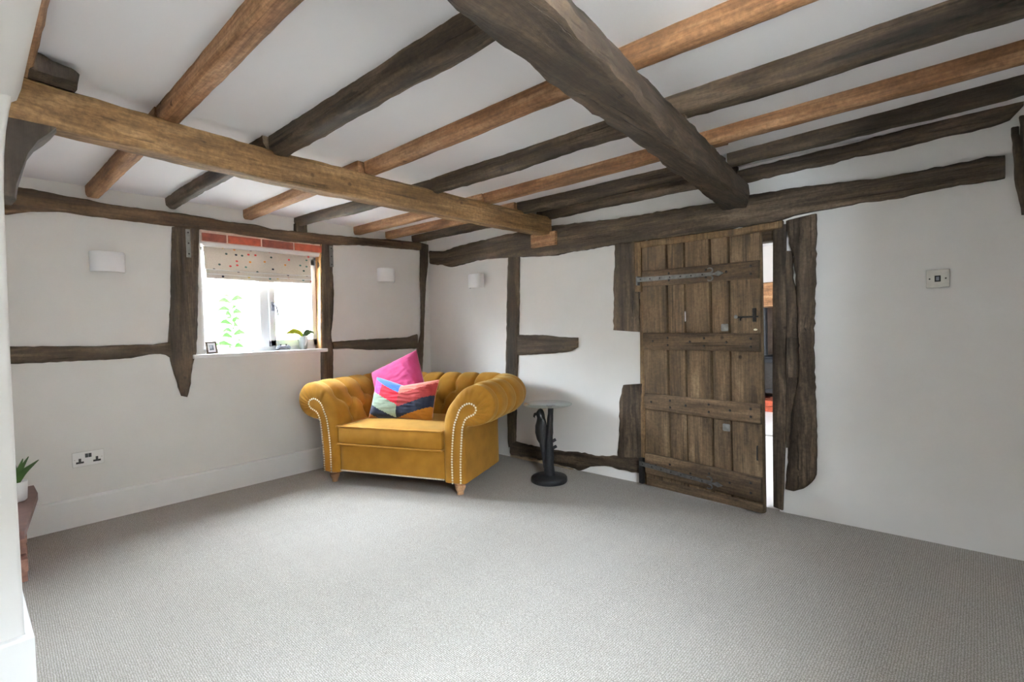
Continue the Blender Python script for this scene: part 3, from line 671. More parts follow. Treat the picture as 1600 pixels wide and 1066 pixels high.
MB().tube([(0.06, a+0.025, 0.385), (0.085, a+0.028, 0.385), (0.09, a+0.04, 0.35), (0.088, a+0.05, 0.29)], 0.007, 8).obj('handle', 'grey_plastic', sash)
pn = MB().box((-0.008, hy0+0.04, 0.05), (-0.002, -0.035, H-0.05)).obj('pane', 'pane_glass', wn, smooth=False)
pn2 = MB().box((-0.008, a+0.045, 0.10), (-0.002, c-0.04, H-0.10)).obj('pane', 'pane_glass', wn, smooth=False)
for (y0, y1, z0, z1, pr) in ((hy0+0.04, -0.035, 0.05, H-0.05, pn), (a+0.045, c-0.04, 0.10, H-0.10, pn2)):
    for k in range(1, 4): MB().box((-0.0015, y0+(y1-y0)*k/4-0.002, z0), (0.0015, y0+(y1-y0)*k/4+0.002, z1)).obj('lead_bar', 'lead', pr, smooth=False)
    for k in range(1, 5): MB().box((-0.0015, y0, z0+(z1-z0)*k/5-0.002), (0.0015, y1, z0+(z1-z0)*k/5+0.002)).obj('lead_bar', 'lead', pr, smooth=False)
# sill board
ys0, ys1 = PW((303, 556), 0.04).y, PW((512, 550), 0.04).y
meta(MB().box((-0.07, ys0+0.065, 0.983), (0.0, ys1-0.05, 1.001)).box((0.0, ys0, 0.973), (0.048, ys1, 1.001), 0.004).obj('trim_1', 'white_gloss'), kind='structure')
# white painted reveal linings
meta(MB().box((-0.26, -2.04, 0.985), (-0.002, -2.028, 1.80)).obj('trim_2', 'white_gloss', smooth=False), kind='structure')
meta(MB().box((-0.26, -1.137, 0.985), (-0.095, -1.125, 1.80)).obj('trim_3', 'white_gloss', smooth=False), kind='structure')
meta(MB().box((-0.26, -2.028, 1.785), (0.0, -1.137, 1.80)).obj('trim_4', 'white_gloss', smooth=False), kind='structure')
# brick course over the opening
lint = empty('brick_lintel', (0.0, -1.58, 1.80), 0, 'single course of red bricks over the window under the wall plate', 'bricks')
ed = [-2.024, -1.855, -1.615, -1.365, -1.10]
MB().box((-0.05, -0.445, 0.002), (0.006, 0.46, 0.085)).obj('mortar_bed', 'mortar', lint, smooth=False)
for k in range(4):
    zb = 1.803; dz = 0.072
    MB().box((-0.04, ed[k]+0.006+1.58, 0.006), (0.015, ed[k+1]-0.006+1.58, 0.062), 0.003).obj('brick', 'brick_red' if k % 2 else 'brick_dark', lint)
# roman blind
bl = empty('roman_blind', (-0.05, -1.6, 1.54), 0, 'half raised roman blind of pale linen with coloured confetti specks', 'blind')
MB().box((-0.02, -0.41, 0.233), (0.045, 0.455, 0.262), 0.004).obj('head_rail', 'white_gloss', bl)
def cloth(name, prof, y0, y1, mat, wob=0.0, thick=0.003):
    n = 28; F1 = []
    for i in range(n+1):
        y = y0+(y1-y0)*i/n
        F1.append([Vector((x+wob*nz1((y, z, 0), 6), y, z-0.004*math.sin(math.pi*i/n)*(z < 0.1))) for x, z in prof])
    m2 = len(prof); mb = MB()
    rings = [[p+Vector((thick/2, 0, 0)) for p in r]+[p-Vector((thick/2, 0, 0)) for p in reversed(r)] for r in F1]
    return mb.loft(rings).obj(name, mat, bl)
cloth('blind_cloth', [(0.012, 0.245), (0.014, 0.20), (0.018, 0.15), (0.022, 0.10), (0.026, 0.065)], -0.40, 0.385, 'confetti_linen', 0.012)
cloth('fold', [(0.026, 0.068), (0.045, 0.066), (0.047, 0.045), (0.044, 0.030)], -0.40, 0.375, 'confetti_linen', 0.006)
cloth('fold', [(0.034, 0.036), (0.056, 0.033), (0.057, 0.015), (0.050, 0.002)], -0.40, 0.37, 'confetti_linen', 0.006)
for z in (0.067, 0.034): MB().tube([(0.046 if z > .05 else 0.056, -0.40, z), (0.047 if z > .05 else 0.057, 0, z-0.004), (0.046 if z > .05 else 0.056, 0.372, z)], 0.0045, 6).obj('blind_rod', 'white_gloss', bl)
# picture frame
p = PW((332, 554.5), -0.02)
pf = empty('picture_frame', (p.x, p.y, 1.001), R(8), 'small dark picture frame standing at the left end of the window sill', 'picture frame')
def tilt(o): o.rotation_euler = (0, R(-12), 0)
mb = MB(); fw, fh, ft = 0.038, 0.09, 0.011
mb.box((-0.006, -fw, 0), (0.006, -fw+ft, fh), 0.002).box((-0.006, fw-ft, 0), (0.006, fw, fh), 0.002).box((-0.006, -fw, 0), (0.006, fw, ft), 0.002).box((-0.006, -fw, fh-ft), (0.006, fw, fh), 0.002)
tilt(mb.obj('frame', 'old_oak_2', pf)); tilt(MB().box((-0.004, -fw+ft, ft), (0.0, fw-ft, fh-ft)).obj('mount', 'white_ceramic', pf, smooth=False))
tilt(MB().box((0.0005, -0.014, 0.026), (0.001, 0.014, 0.062)).obj('photo', 'photo_print', pf, smooth=False))
MB().box((-0.045, -0.012, 0.0), (-0.04, 0.012, 0.05), 0.001).obj('stand', 'old_oak_2', pf)
# game pad
p = PW((443, 546), -0.02)
gp = empty('game_controller', (p.x, p.y, 1.001), R(0), 'small grey game controller lying on the window sill', 'controller')
MB().sphere((0, 0, 0.026), 0.03, 16, 8, (0.5, 1.45, 0.5)).obj('body', 'grey_plastic', gp)
for s in (-1, 1):
    MB().tube([(0.0, s*0.03, 0.028), (0.004, s*0.045, 0.02), (0.006, s*0.052, 0.009)], [0.017, 0.015, 0.009], 10).obj('grip', 'grey_plastic', gp)
    MB().lathe([(0.006, 0), (0.004, 0.006), (0.008, 0.008), (0.008, 0.011)], (0.004, s*0.022, 0.038), 10).obj('thumb_stick', 'black_plastic', gp)
# tin pot with plant
p = PW((474, 547.5), -0.04)
tp = empty('potted_orchid', (p.x, p.y, 1.001), 0, 'silver tin pot with drooping green leaves at the right end of the sill', 'potted plant')
MB().lathe([(0.026, 0), (0.03, 0.005), (0.041, 0.10), (0.044, 0.104), (0.042, 0.108), (0.038, 0.104), (0.036, 0.09)], (0, 0, 0), 24).obj('pot', 'tin', tp)
MB().lathe([(0.037, 0.088), (0.0, 0.095)], (0, 0, 0), 16).obj('soil', 'soil', tp)
def leaf(parent, pts, wds, mat, name='leaf', up=Vector((0, 0, 1))):
    pts = [Vector(p) for p in pts]; rings = []
    n = 9; P2 = resample(pts, n)
    for i in range(n):
        t = P2[min(i+1, n-1)]-P2[max(i-1, 0)]; sd = t.cross(up)
        if sd.length < 1e-5: sd = Vector((1, 0, 0))
        sd.normalize(); nn = sd.cross(t).normalized()
        f = i/(n-1)*(len(wds)-1); k = min(int(f), len(wds)-2); wd = wds[k]+(wds[k+1]-wds[k])*(f-k)
        rings.append([P2[i]-sd*wd+nn*wd*0.25, P2[i]-nn*0.0015, P2[i]+sd*wd+nn*wd*0.25, P2[i]+nn*0.0018])
    return MB().loft(rings).obj(name, mat, parent)
leaf(tp, [(0, 0, 0.09), (0.01, -0.03, 0.135), (0.02, -0.08, 0.15), (0.025, -0.145, 0.135)], [0.008, 0.02, 0.024, 0.004], 'lime_leaf', up=Vector((1, 0, 0.35)))
leaf(tp, [(0, 0, 0.09), (0.01, 0.02, 0.12), (0.015, 0.055, 0.145), (0.02, 0.085, 0.13)], [0.008, 0.016, 0.018, 0.004], 'green_leaf', up=Vector((1, 0, 0.35)))
leaf(tp, [(0, 0, 0.09), (0.005, 0.012, 0.13), (0.01, 0.03, 0.155), (0.01, 0.05, 0.16)], [0.006, 0.012, 0.012, 0.003], 'green_leaf', up=Vector((1, 0, 0.35)))
leaf(tp, [(0, 0, 0.09), (0.0, -0.012, 0.13), (0.0, -0.03, 0.16)], [0.006, 0.011, 0.003], 'green_leaf', up=Vector((1, 0, 0.35)))
leaf(tp, [(0.02, 0.0, 0.10), (0.045, 0.01, 0.105), (0.052, 0.0, 0.06), (0.05, -0.008, 0.03)], [0.008, 0.012, 0.01, 0.003], 'white_ceramic', 'flower', up=Vector((1, 0, 0)))
# sapling outside
sp = empty('sapling', (-1.3, -1.41, -0.1), 0, 'pale green leafy sapling outside the left window pane', 'sapling')
MB().tube([(0, 0, 0), (0.01, 0.01, 0.8), (0, 0.02, 1.55)], [0.012, 0.009, 0.004], 8).obj('stem', 'leg_dark', sp)
for k in range(26):
    z = 0.95+k*0.026; a = k*2.4; l = 0.10+0.05*random.random()
    leaf(sp, [(0, 0.012, z), (math.cos(a)*l*0.5, math.sin(a)*l*0.5, z+0.03), (math.cos(a)*l, math.sin(a)*l, z+0.01)], [0.006, 0.03, 0.003], 'sapling_leaf', up=Vector((1, 0.2, 0.4)))

# ------------------------------------------------------------------ wall lights
def wall_light(loc, rz, label):
    o = empty('wall_light', loc, rz, label, 'wall light', 'white ceramic wall lights')   # local +x into the room
    n = 20; rings = []
    for z in (-0.062, -0.058, 0.058, 0.062):
        k = 0.97 if abs(z) > 0.06 else 1.0
        out = [(0.012+0.068*k*math.sqrt(max(0, 1-(t*2-1)**2))**0.8, (t*2-1)*0.088*k, z) for t in [i/n for i in range(n+1)]]
        inn = [(max(0.012, x-0.006), y*0.94, z) for x, y, z in reversed(out)]
        rings.append(out+inn)
    MB().loft(rings).obj('shade', 'white_ceramic', o)
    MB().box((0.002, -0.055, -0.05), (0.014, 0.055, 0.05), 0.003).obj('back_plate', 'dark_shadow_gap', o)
    MB().lathe([(0.012, 0), (0.02, 0.02), (0.02, 0.05), (0.0, 0.06)], (0.045, 0, -0.03), 12).obj('lamp_bulb', 'white_gloss', o)
wall_light((0.0, -2.548, 1.607), 0, 'white half round wall light left of the window')
wall_light((0.0, -0.512, 1.655), 0, 'white half round wall light between window and corner')
wall_light((0.745, -0.022, 1.565), R(-90), 'white half round wall light on the door wall above the armchair')

# ------------------------------------------------------------------ double socket and light switch
sk = empty('double_socket', (0.0, -2.683, 0.356), 0, 'double power socket in white and chrome low on the left wall', 'socket')
MB().box((-0.004, -0.073, 0), (0.007, 0.073, 0.086), 0.002).obj('plate', 'white_gloss', sk)
mb = MB().box((-0.004, -0.0745, -0.0015), (0.005, 0.0745, 0.003)).box((-0.004, -0.0745, 0.083), (0.005, 0.0745, 0.0875)).box((-0.004, -0.0745, 0), (0.005, -0.071, 0.086)).box((-0.004, 0.071, 0), (0.005, 0.0745, 0.086))
mb.obj('chrome_edge', 'chrome', sk, smooth=False)
for s in (-1, 1):
    y = s*0.040
    o = MB().box((0.006, y-0.018, 0.018), (0.0085, y+0.018, 0.029)).obj('pin_slot', 'black_plastic', sk, smooth=False)
    MB().box((0.006, y-0.006, 0.029), (0.0085, y+0.006, 0.048)).obj('earth_slot', 'black_plastic', o, smooth=False)
    MB().box((0.006, s*0.008-0.007, 0.050), (0.011, s*0.008+0.007, 0.074), 0.0015).obj('rocker', 'black_plastic', sk)
    MB().sphere((0.0075, s*0.0635, 0.043), 0.003, 8, 4, (0.4, 1, 1)).obj('screw', 'chrome', sk)
p = PD((1447, 423.5)); q = PD((1483.5, 449))
sw = empty('light_switch', ((p.x+q.x)/2, 0.0, 1.268), 0, 'square steel light switch with black rocker on the right wall area', 'light switch')
MB().box((-0.043, -0.008, 0), (0.043, 0.002, 0.086), 0.0025).obj('plate', 'brushed_steel', sw)
o = MB().box((-0.0115, -0.011, 0.028), (0.0115, -0.007, 0.058), 0.001).obj('rocker_surround', 'black_plastic', sw)
MB().box((-0.006, -0.0145, 0.034), (0.006, -0.0105, 0.052), 0.0015).obj('rocker', 'grey_plastic', o)
for s in (-1, 1): MB().sphere((s*0.030, -0.008, 0.043), 0.0035, 8, 4, (1, 0.4, 1)).obj('screw', 'black_plastic', sw)

# ------------------------------------------------------------------ plant on the ledge by the pier
ledge = empty('hearth_ledge', (0.5, -3.055, 0.0), 0, 'reddish brown tiled ledge on brick base half hidden behind the pier', 'ledge')
v = [(-0.46, 0, 0.268), (0.45, 0, 0.268), (0.45, 0.03, 0.268), (-0.24, 0.125, 0.268), (-0.46, 0.125, 0.268)]
MB().loft([v, [(a, b2, 0.302) for a, b2, c in v]]).obj('top_slab', 'quarry_tile', ledge, smooth=False)
for r in range(4):
    for k in range(3):
        x = -0.44+k*0.225+(0.06 if r % 2 else 0); MB().box((x, 0.0, 0.002+r*0.066), (x+0.215, 0.07-0.012*k, 0.060+r*0.066), 0.003).obj('brick', 'ledge_brick', ledge)
pp = empty('potted_aloe', (0.36, -3.016, 0.302), 0, 'spiky green houseplant in a white pot on the ledge by the pier', 'potted plant')
MB().lathe([(0.032, 0), (0.040, 0.008), (0.045, 0.10), (0.043, 0.102), (0.040, 0.09)], (0, 0, 0), 24).obj('pot', 'white_ceramic', pp)
MB().lathe([(0.041, 0.088), (0.0, 0.092)], (0, 0, 0), 14).obj('soil', 'soil', pp)
for ax_, ay, hh, wd in ((0.05, 0.085, 0.205, 0.014), (0.065, 0.06, 0.185, 0.013), (0.0, 0.03, 0.215, 0.013), (-0.05, 0.0, 0.20, 0.013), (0.03, -0.02, 0.20, 0.013), (0.02, 0.05, 0.225, 0.012)):
    leaf(pp, [(0, 0, 0.085), (ax_*0.35, ay*0.35, 0.085+(hh-0.085)*0.55), (ax_, ay, hh)], [0.010, wd, 0.002], 'green_leaf', up=Vector((ay+0.3, 0.2-ax_, 0.2)))

# ------------------------------------------------------------------ armchair (buttoned loveseat)
SO = Vector((0.9685, -1.1667, 0)); SA = R(20.917)
sofa = empty('armchair', SO, SA, 'wide mustard velvet chesterfield armchair with buttoned scroll arms and studs', 'armchair')
PRO = [(.435,.09),(.435,.28),(.437,.45),(.462,.57),(.53,.665),(.60,.73),(.68,.757),(.755,.735),(.803,.68),(.818,.62),(.80,.555),(.745,.505),(.67,.482),(.607,.47),(.595,.40),(.595,.25),(.595,.09)]
HOOK = [(.507,.095),(.508,.28),(.528,.468),(.555,.545),(.575,.592),(.605,.622),(.645,.637),(.68,.626),(.696,.605),(.692,.585),(.678,.566),(.645,.55),(.618,.532),(.598,.49),(.588,.44),(.572,.25),(.568,.10)]
def catmull(pts, k):
    out = []; n = len(pts)
    for i in range(n-1):
        p0 = Vector(pts[max(0, i-1)]); p1 = Vector(pts[i]); p2 = Vector(pts[i+1]); p3 = Vector(pts[min(n-1, i+2)])
        for j in range(k):
            t = j/k; out.append(0.5*((2*p1)+(p2-p0)*t+(2*p0-5*p1+4*p2-p3)*t*t+(3*p1-p0-3*p2+p3)*t**3))
    out.append(Vector(pts[-1])); return out
KS = 5
pro = catmull(PRO, KS); hook = catmull(HOOK, KS); NP = len(pro)
# outward normals of the profile and arc length from the seat line
pn_ = []; sl = [0.0]
for i in range(NP):
    t = pro[min(i+1, NP-1)]-pro[max(i-1, 0)]; t.normalize(); pn_.append(Vector((-t.y, t.x)))
    if i: sl.append(sl[-1]+(pro[i]-pro[i-1]).length)
s_seat = sl[2*KS]                       # z = .45 inner face
s_roll_end = sl[12*KS]
YS, RC, HB = 0.54, 0.20, 0.395
arc = RC*math.pi/2; TT = [YS, YS+arc, YS+arc+2*HB, YS+2*arc+2*HB, 2*YS+2*arc+2*HB]
def path(t):
    if t < TT[0]: return Vector((-.595, t)), Vector((-1, 0))
    if t < TT[1]: a = (t-TT[0])/RC; d = Vector((-math.cos(a), math.sin(a))); return Vector((-HB, YS))+d*RC, d
    if t < TT[2]: return Vector((-HB+t-TT[1], YS+RC)), Vector((0, 1))
    if t < TT[3]: a = (t-TT[2])/RC; d = Vector((math.sin(a), math.cos(a))); return Vector((HB, YS))+d*RC, d
    return Vector((.595, YS-(t-TT[3]))), Vector((1, 0))
NB = 15; SPC = TT[4]/NB
rowA, rowB = s_seat+0.075, s_seat+0.225
btn = [((k+0.5)*SPC, rowB) for k in range(NB)] + [(k*SPC, rowA) for k in range(1, NB)]
def seg(p, a, b2):
    ax, ay = a; bx_, by = b2; dx, dy = bx_-ax, by-ay; l2 = dx*dx+dy*dy
    f = max(0, min(1, ((p[0]-ax)*dx+(p[1]-ay)*dy)/l2)); return math.hypot(p[0]-ax-dx*f, p[1]-ay-dy*f)
creases = []
for k in range(NB):
    tb = (k+0.5)*SPC
    creases.append(((tb, rowB), (tb, s_roll_end-0.02)))
    if k > 0: creases.append(((tb, rowB), (k*SPC, rowA)))
    if k < NB-1: creases.append(((tb, rowB), ((k+1)*SPC, rowA)))
for k in range(1, NB): creases.append(((k*SPC, rowA), (k*SPC, s_seat-0.02)))
def tuft(t, s):
    if s < s_seat-0.06 or s > s_roll_end+0.03: return 0.0
    d = 0.0
    fade = min(1, (s-(s_seat-0.06))/0.05)*min(1, (s_roll_end+0.03-s)/0.05)
    fr_ = min(1.0, max(0.0, min(t, TT[4]-t)-0.03)/0.06)
    for bt, bs in btn:
        r2 = (t-bt)**2+(s-bs)**2
        if r2 < 0.02: d -= 0.042*math.exp(-r2/0.0010)
    mn = 9
    for a, b2 in creases:
        if abs((a[0]+b2[0])/2-t) < 0.12: mn = min(mn, seg((t, s), a, b2))
    d -= 0.016*math.exp(-(mn/0.013)**2)
    d += 0.008*min(1, mn/0.05)
    return d*fade*fr_
NT = 216
def surf(t, i):
    c, d = path(t); q = pro[i]; off = q.x-.595; dz = tuft(t, sl[i])
    off += pn_[i].x*dz; z = q.y+pn_[i].y*dz
    p = c+d*off
    return Vector((p.x, p.y, z))
def sweep(name, t0, t1):
    k0, k1 = round(t0/TT[4]*NT), round(t1/TT[4]*NT)
    rings = [[surf(TT[4]*k/NT, i) for i in range(NP)] for k in range(k0, k1+1)]
    mb = MB()
    if k0 == 0: mb.loft(front_cap(-1)[::-1]+rings, caps=False)
    elif k1 == NT: mb.loft(rings+front_cap(1), caps=False)
    else: mb.loft(rings, caps=False)
    return mb.obj(name, 'velvet', sofa)
def front_cap(sx):
    out = []
    for f, y in ((0.12, -0.012), (0.35, -0.023), (0.65, -0.028), (1.0, -0.026)):
        ring = []
        for i in range(NP):
            p = pro[i].lerp(hook[i], f)
            roll = 3*KS < i < 13*KS
            yy = y + (0.0065*math.sin(i*2.1)*math.sin(math.pi*min(1, f*1.1)) if roll else 0)
            if not roll and i < 2*KS: yy = max(yy, -0.026)
            ring.append(Vector((sx*p.x, yy, p.y)))
        out.append(ring)
    return out
tm1, tm2 = TT[0]+arc/2, TT[2]+arc/2
armL = sweep('arm', 0, tm1); sweep('back', tm1, tm2); armR = sweep('arm', tm2, TT[4])
for sx, arm in ((-1, armL), (1, armR)):
    # flat facing panel inside the studs
    ring = [Vector((sx*p.x, -0.0265, p.y)) for p in hook]; cx = sum(p.x for p in ring)/len(ring)
    inner = [Vector((p.x, -0.031, p.z)) for p in ring]
    mb = MB(); k = NP
    mb.loft([ring, inner], caps=False)
    hk = len(mb.v)-NP
    for i in range(NP//2): mb.f.append([hk+i, hk+i+1, hk+NP-2-i, hk+NP-1-i]) if i+1 < NP-2-i else None
    fpn = mb.obj('scroll_panel', 'velvet', arm)
    pth = resample(ring, 68); mb = MB()
    for p in pth: mb.sphere((p.x, -0.031, p.z), 0.0074, 7, 4, (1, 0.6, 1))
    meta(mb.obj('stud_trim', 'brass_nail', arm), 'pale metal stud nails outlining the scroll', kind='stuff')
bme = None
for bt, bs in btn:
    i = min(range(NP), key=lambda k: abs(sl[k]-bs)); p = surf(bt, i); c, d = path(bt)
    nn = Vector((d.x*pn_[i].x, d.y*pn_[i].x, pn_[i].y))
    if bme is None: o = MB().sphere((0, 0, 0), 0.012, 10, 5, (1, 1, 0.6)).obj('button', 'velvet_piping', sofa); bme = o.data
    else: o = mesh_obj('button', None, None, None, sofa, data=bme)
    o.location = p+nn*0.003; o.rotation_euler = nn.to_track_quat('Z', 'Y').to_euler()
def soft_box(x0, y0, z0, x1, y1, z1, r, crown=0.0, n=14, front=0.0):
    bm = bmesh.new(); bmesh.ops.create_cube(bm, size=2); bmesh.ops.subdivide_edges(bm, edges=bm.edges[:], cuts=n, use_grid_fill=True)
    cx, cy, cz = (x0+x1)/2, (y0+y1)/2, (z0+z1)/2; hx, hy, hz = (x1-x0)/2, (y1-y0)/2, (z1-z0)/2; V = []
    for v_ in bm.verts:
        q = v_.co.copy(); e = lambda a: math.copysign(abs(a)**0.8, a)
        p = Vector((e(q.x)*hx, e(q.y)*hy, e(q.z)*hz)); c = Vector((max(-hx+r, min(hx-r, p.x)), max(-hy+r, min(hy-r, p.y)), max(-hz+r, min(hz-r, p.z))))
        dl = p-c
        if dl.length > 1e-6: p = c+dl.normalized()*min(r, dl.length) if dl.length > r else p
        wgt = (1-(p.x/hx)**2)*(1-(p.y/hy)**2)
        p.z += crown*wgt*(1 if q.z > 0 else 0.1)*max(0, q.z)
        if q.y < 0: p.y -= front*(1-(p.x/hx)**4)*(1-(p.z/hz)**2 if abs(p.z) < hz else 0)*(-q.y)
        V.append(p+Vector((cx, cy, cz)))
    bm.verts.index_update(); Fc = [[v_.index for v_ in f.verts] for f in bm.faces]; bm.free()
    return MB().add(V, Fc)
seat = soft_box(-.437, -0.035, .305, .437, .60, .443, 0.022, 0.03, front=0.018).obj('seat_cushion', 'velvet', sofa)
for z in (.440, .309):
    pts = []
    for (ax_, ay) in ((-.425, .58), (-.432, .3), (-.432, -0.02), (-.42, -0.034), (-.2, -0.04), (0, -0.042), (.2, -0.04), (.42, -0.034), (.432, -0.02), (.432, .3), (.425, .58)):
        pts.append((ax_, ay, z))
    MB().tube(catmull(pts, 3), 0.0055, 8).obj('piping', 'velvet_piping', seat)
rail = soft_box(-.437, -0.012, .098, .437, .05, .306, 0.012, front=0.006).obj('front_rail', 'velvet', sofa)
mb = MB()
for k in range(64): mb.sphere((-.43+k*.86/63, -0.013, .106), 0.0064, 6, 4, (1, 0.6, 1))
meta(mb.obj('stud_trim', 'brass_nail', rail), 'row of pale stud nails along the bottom edge', kind='stuff')
MB().box((-.43, .04, .10), (.43, .56, .31)).obj('seat_base', 'velvet', sofa, smooth=False)
for x, y, mt_ in ((-.53, .035, 'leg_dark'), (.53, .035, 'pale_leg_wood'), (-.46, .64, 'leg_dark'), (.46, .64, 'leg_dark')):
    MB().lathe([(0.016, 0), (0.024, 0.004), (0.022, 0.018), (0.028, 0.030), (0.036, 0.05), (0.038, 0.066), (0.030, 0.074), (0.044, 0.08), (0.044, 0.096)], (x, y, 0), 20).obj('leg', mt_, sofa)

# ------------------------------------------------------------------ cushions
SM = Matrix.Translation(SO) @ Matrix.Rotation(SA, 4, 'Z')
def pillow_pt(a, b2, w_, h_, th, side, dent=0.0):
    """a, b in [-1,1]; pinched corners, soft middle"""
    ea = 1-0.10*(1-a*a)*0 ; pin = 0.055
    x = a*w_/2*(1-pin*(1-b2*b2)*abs(a)**3); y = b2*h_/2*(1-pin*(1-a*a)*abs(b2)**3)
    t = th/2*((1-a**4)*(1-b2**4))**0.55
    y -= dent*max(0, b2)**1.5*(1-abs(a))**1.2
    return Vector((x, y, side*t))
def place(o, M4): o.matrix_world = M4
def cushion(name, centre, e1, e2, w_, h_, th, mats, label, dent=0.0, n=44):
    e1 = Vector(e1).normalized(); e2 = (Vector(e2)-e1*Vector(e2).dot(e1)).normalized(); e3 = e1.cross(e2)
    Rm = Matrix((e1, e2, e3)).transposed().to_4x4(); M4 = SM @ (Matrix.Translation(Vector(centre)) @ Rm)
    root = bpy.data.objects.new(name, None); COL.objects.link(root); root.matrix_world = M4; root.empty_display_size = 0.1
    meta(root, label, 'cushion', 'cushions on the armchair')
    def P(i, j, side):
        a, b2 = -1+2*i/n, -1+2*j/n; p = pillow_pt(a, b2, w_, h_, th, side, dent)
        p.z += 0.004*nz1((a*2, b2*2, side), 2.2)+0.006*nz1((a, b2*3, side), 3)*(1-a*a)*(1-b2*b2)
        cr = max(abs(a), abs(b2)); p.z += side*0.010*nz1((a*5+b2*2, b2*1.5-a, side), 1.6, 4)*cr*(1-cr**6) + side*0.006*nz1((a*3, b2*9, 2), 1.3)*(1-cr**4)
        return p
    groups = {}
    for j in range(n):
        for i in range(n):
            groups.setdefault(mats(-1+2*(i+.5)/n, -1+2*(j+.5)/n) + (('pink' in label) or (i+.5)/n < 0.49,), []).append((i, j))
    for (nm, mt_, _sd), cells in groups.items():
        V = []; ix = {}; Fc = []
        for i, j in cells:
            q = []
            for c in ((i, j), (i+1, j), (i+1, j+1), (i, j+1)):
                if c not in ix: ix[c] = len(V); V.append(P(*c, 1))
                q.append(ix[c])
            Fc.append(q)
        mesh_obj(nm, V, Fc, mt_, root)
    V = [P(i, j, -1) for j in range(n+1) for i in range(n+1)]
    Fc = [[j*(n+1)+i, (j+1)*(n+1)+i, (j+1)*(n+1)+i+1, j*(n+1)+i+1] for j in range(n) for i in range(n)]
    mesh_obj('back_cover', V, Fc, 'pink_linen' if 'pink' in label else 'cushion_back_linen', root)
    return root
# pink cushion tipped on its corner against the arm
cushion('cushion', (-0.20, 0.43, 0.70), (0.91, 0.08, 0.40), (-0.36, 0.30, 0.90), 0.46, 0.42, 0.17, lambda a, b2: ('front_cover', 'pink_linen'),
        'plain pink cushion tipped on its corner behind the striped one')
def chev(a, b2):
    y = (b2+1)/2 + 0.33*(1-abs(a))
    if a < -0.02:
        if y > 0.95: return ('blue_patch', 'blue_linen')
        if y > 0.65: return ('magenta_patch', 'magenta_linen') if a < -0.62 else ('red_patch', 'red_linen')
        if y > 0.34: return ('sage_patch', 'sage_linen')
        return ('navy_patch', 'navy_linen') if y > 0.12 else ('mustard_patch', 'mustard_linen')
    if y > 0.93: return ('salmon_patch', 'salmon_linen')
    if y > 0.62: return ('brick_red_patch', 'brick_linen')
    return ('navy_patch', 'navy_linen') if y > 0.36 else ('mustard_patch', 'mustard_linen')
cushion('cushion', (-0.055, 0.27, 0.605), (1, 0.02, -0.03), (0.0, 0.34, 0.94), 0.56, 0.33, 0.15, chev, 'patchwork cushion with chevron stripes in blue, red, sage and navy', 0.055, 60)

# ------------------------------------------------------------------ side table with a parrot on the stem
TP = Vector((1.76, -0.35, 0))
tb = empty('side_table', TP, R(0), 'small round glass side table with a black parrot sculpture stem', 'side table')
MB().lathe([(0.128, 0), (0.132, 0.006), (0.132, 0.030), (0.126, 0.038), (0.05, 0.046), (0.0, 0.048)], (0, 0, 0), 40).obj('base', 'cast_black', tb)
VU, VR = Vector((0, 0, 1)), Vector((0.747, 0.664, 0))     # VR: across the stem, parrot on one side
q = lambda a, z, d=0.0: VR*a + Vector((0.664, -0.747, 0))*d + VU*z
pts = [q(0.005, 0.04), q(0.0, 0.12), q(0.006, 0.20), q(0.004, 0.28), q(0.010, 0.36), q(0.018, 0.46), q(0.024, 0.56)]
tk = MB().tube(catmull(pts, 3), [0.040-0.0012*i for i in range(19)], 12)
tk.v = [v_+Vector((nz1(v_, 40), nz1(v_, 40, 3), 0))*0.004 for v_ in tk.v]
tr_ = tk.obj('tree_stem', 'cast_black', tb)
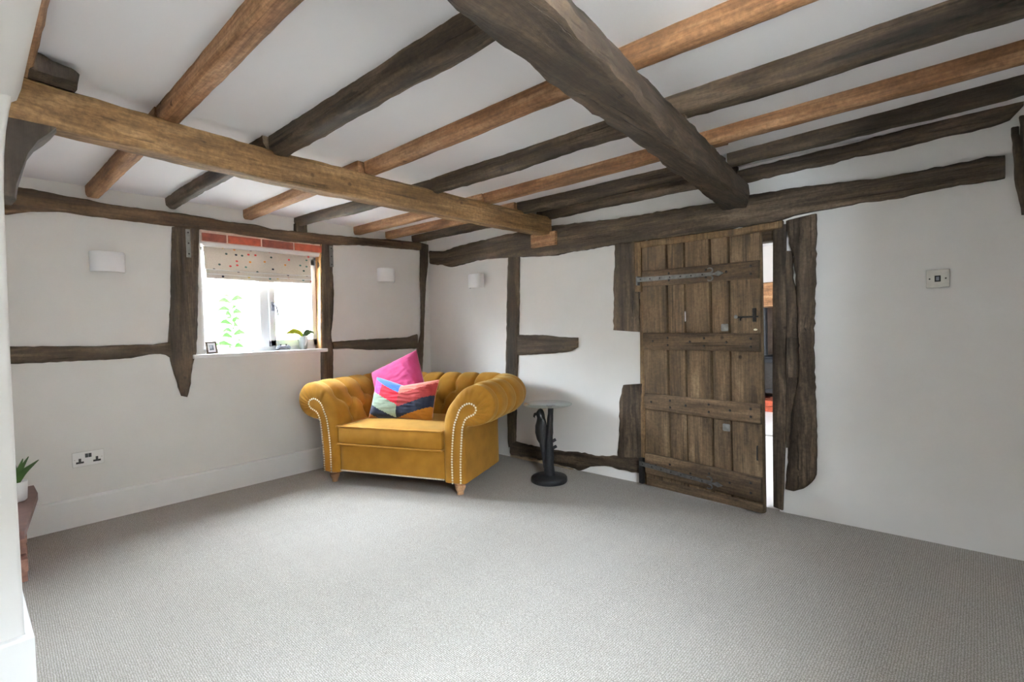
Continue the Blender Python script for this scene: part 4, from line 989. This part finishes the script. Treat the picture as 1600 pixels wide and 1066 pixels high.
for a, z, dx in ((0.01, 0.235, 0.05), (0.01, 0.285, 0.045), (-0.01, 0.30, -0.055), (0.0, 0.14, -0.035)):
    MB().tube([q(a, z), q(a+dx*0.6, z+0.012), q(a+dx, z+0.022)], [0.015, 0.012, 0.011], 8).obj('branch_stub', 'cast_black', tr_)
bd = MB()
body = [(-0.030, 0.10, 0.010, 0.006), (-0.032, 0.16, 0.016, 0.008), (-0.034, 0.22, 0.022, 0.012), (-0.038, 0.28, 0.028, 0.02), (-0.048, 0.31, 0.036, 0.032), (-0.052, 0.36, 0.043, 0.040), (-0.051, 0.41, 0.042, 0.040), (-0.048, 0.445, 0.034, 0.034), (-0.049, 0.468, 0.029, 0.030), (-0.053, 0.49, 0.031, 0.031), (-0.054, 0.512, 0.027, 0.028), (-0.052, 0.53, 0.016, 0.016), (-0.052, 0.536, 0.002, 0.002)]
bd.loft([[q(a+rx*math.cos(2*math.pi*j/14), z, ry*math.sin(2*math.pi*j/14)) for j in range(14)] for a, z, rx, ry in body])
pr = bd.obj('parrot', 'cast_black', tb)
MB().tube([q(-0.075, 0.497), q(-0.094, 0.494), q(-0.100, 0.478), q(-0.094, 0.468)], [0.013, 0.011, 0.007, 0.002], 8).obj('beak', 'cast_black', pr)
for s in (-1, 1):
    MB().loft([[q(-0.044+w1*math.cos(2*math.pi*j/10), z, s*(d0+0.010*math.sin(2*math.pi*j/10))) for j in range(10)] for z, w1, d0 in ((0.22, 0.006, 0.02), (0.29, 0.02, 0.028), (0.36, 0.031, 0.037), (0.42, 0.032, 0.038), (0.455, 0.02, 0.033), (0.465, 0.005, 0.03))]).obj('wing', 'cast_black', pr)
MB().tube([q(-0.05, 0.30, 0.01), q(-0.065, 0.288, 0.012)], [0.011, 0.008], 8).obj('claw', 'cast_black', pr)
MB().lathe([(0.172, 0.562), (0.175, 0.564), (0.175, 0.570), (0.172, 0.572)], (0.004, 0.0, 0), 56).obj('glass_top', 'table_glass', tb)
MB().lathe([(0.03, 0.552), (0.035, 0.5615)], (0.018, 0.016, 0), 16).obj('top_mount', 'cast_black', tb)
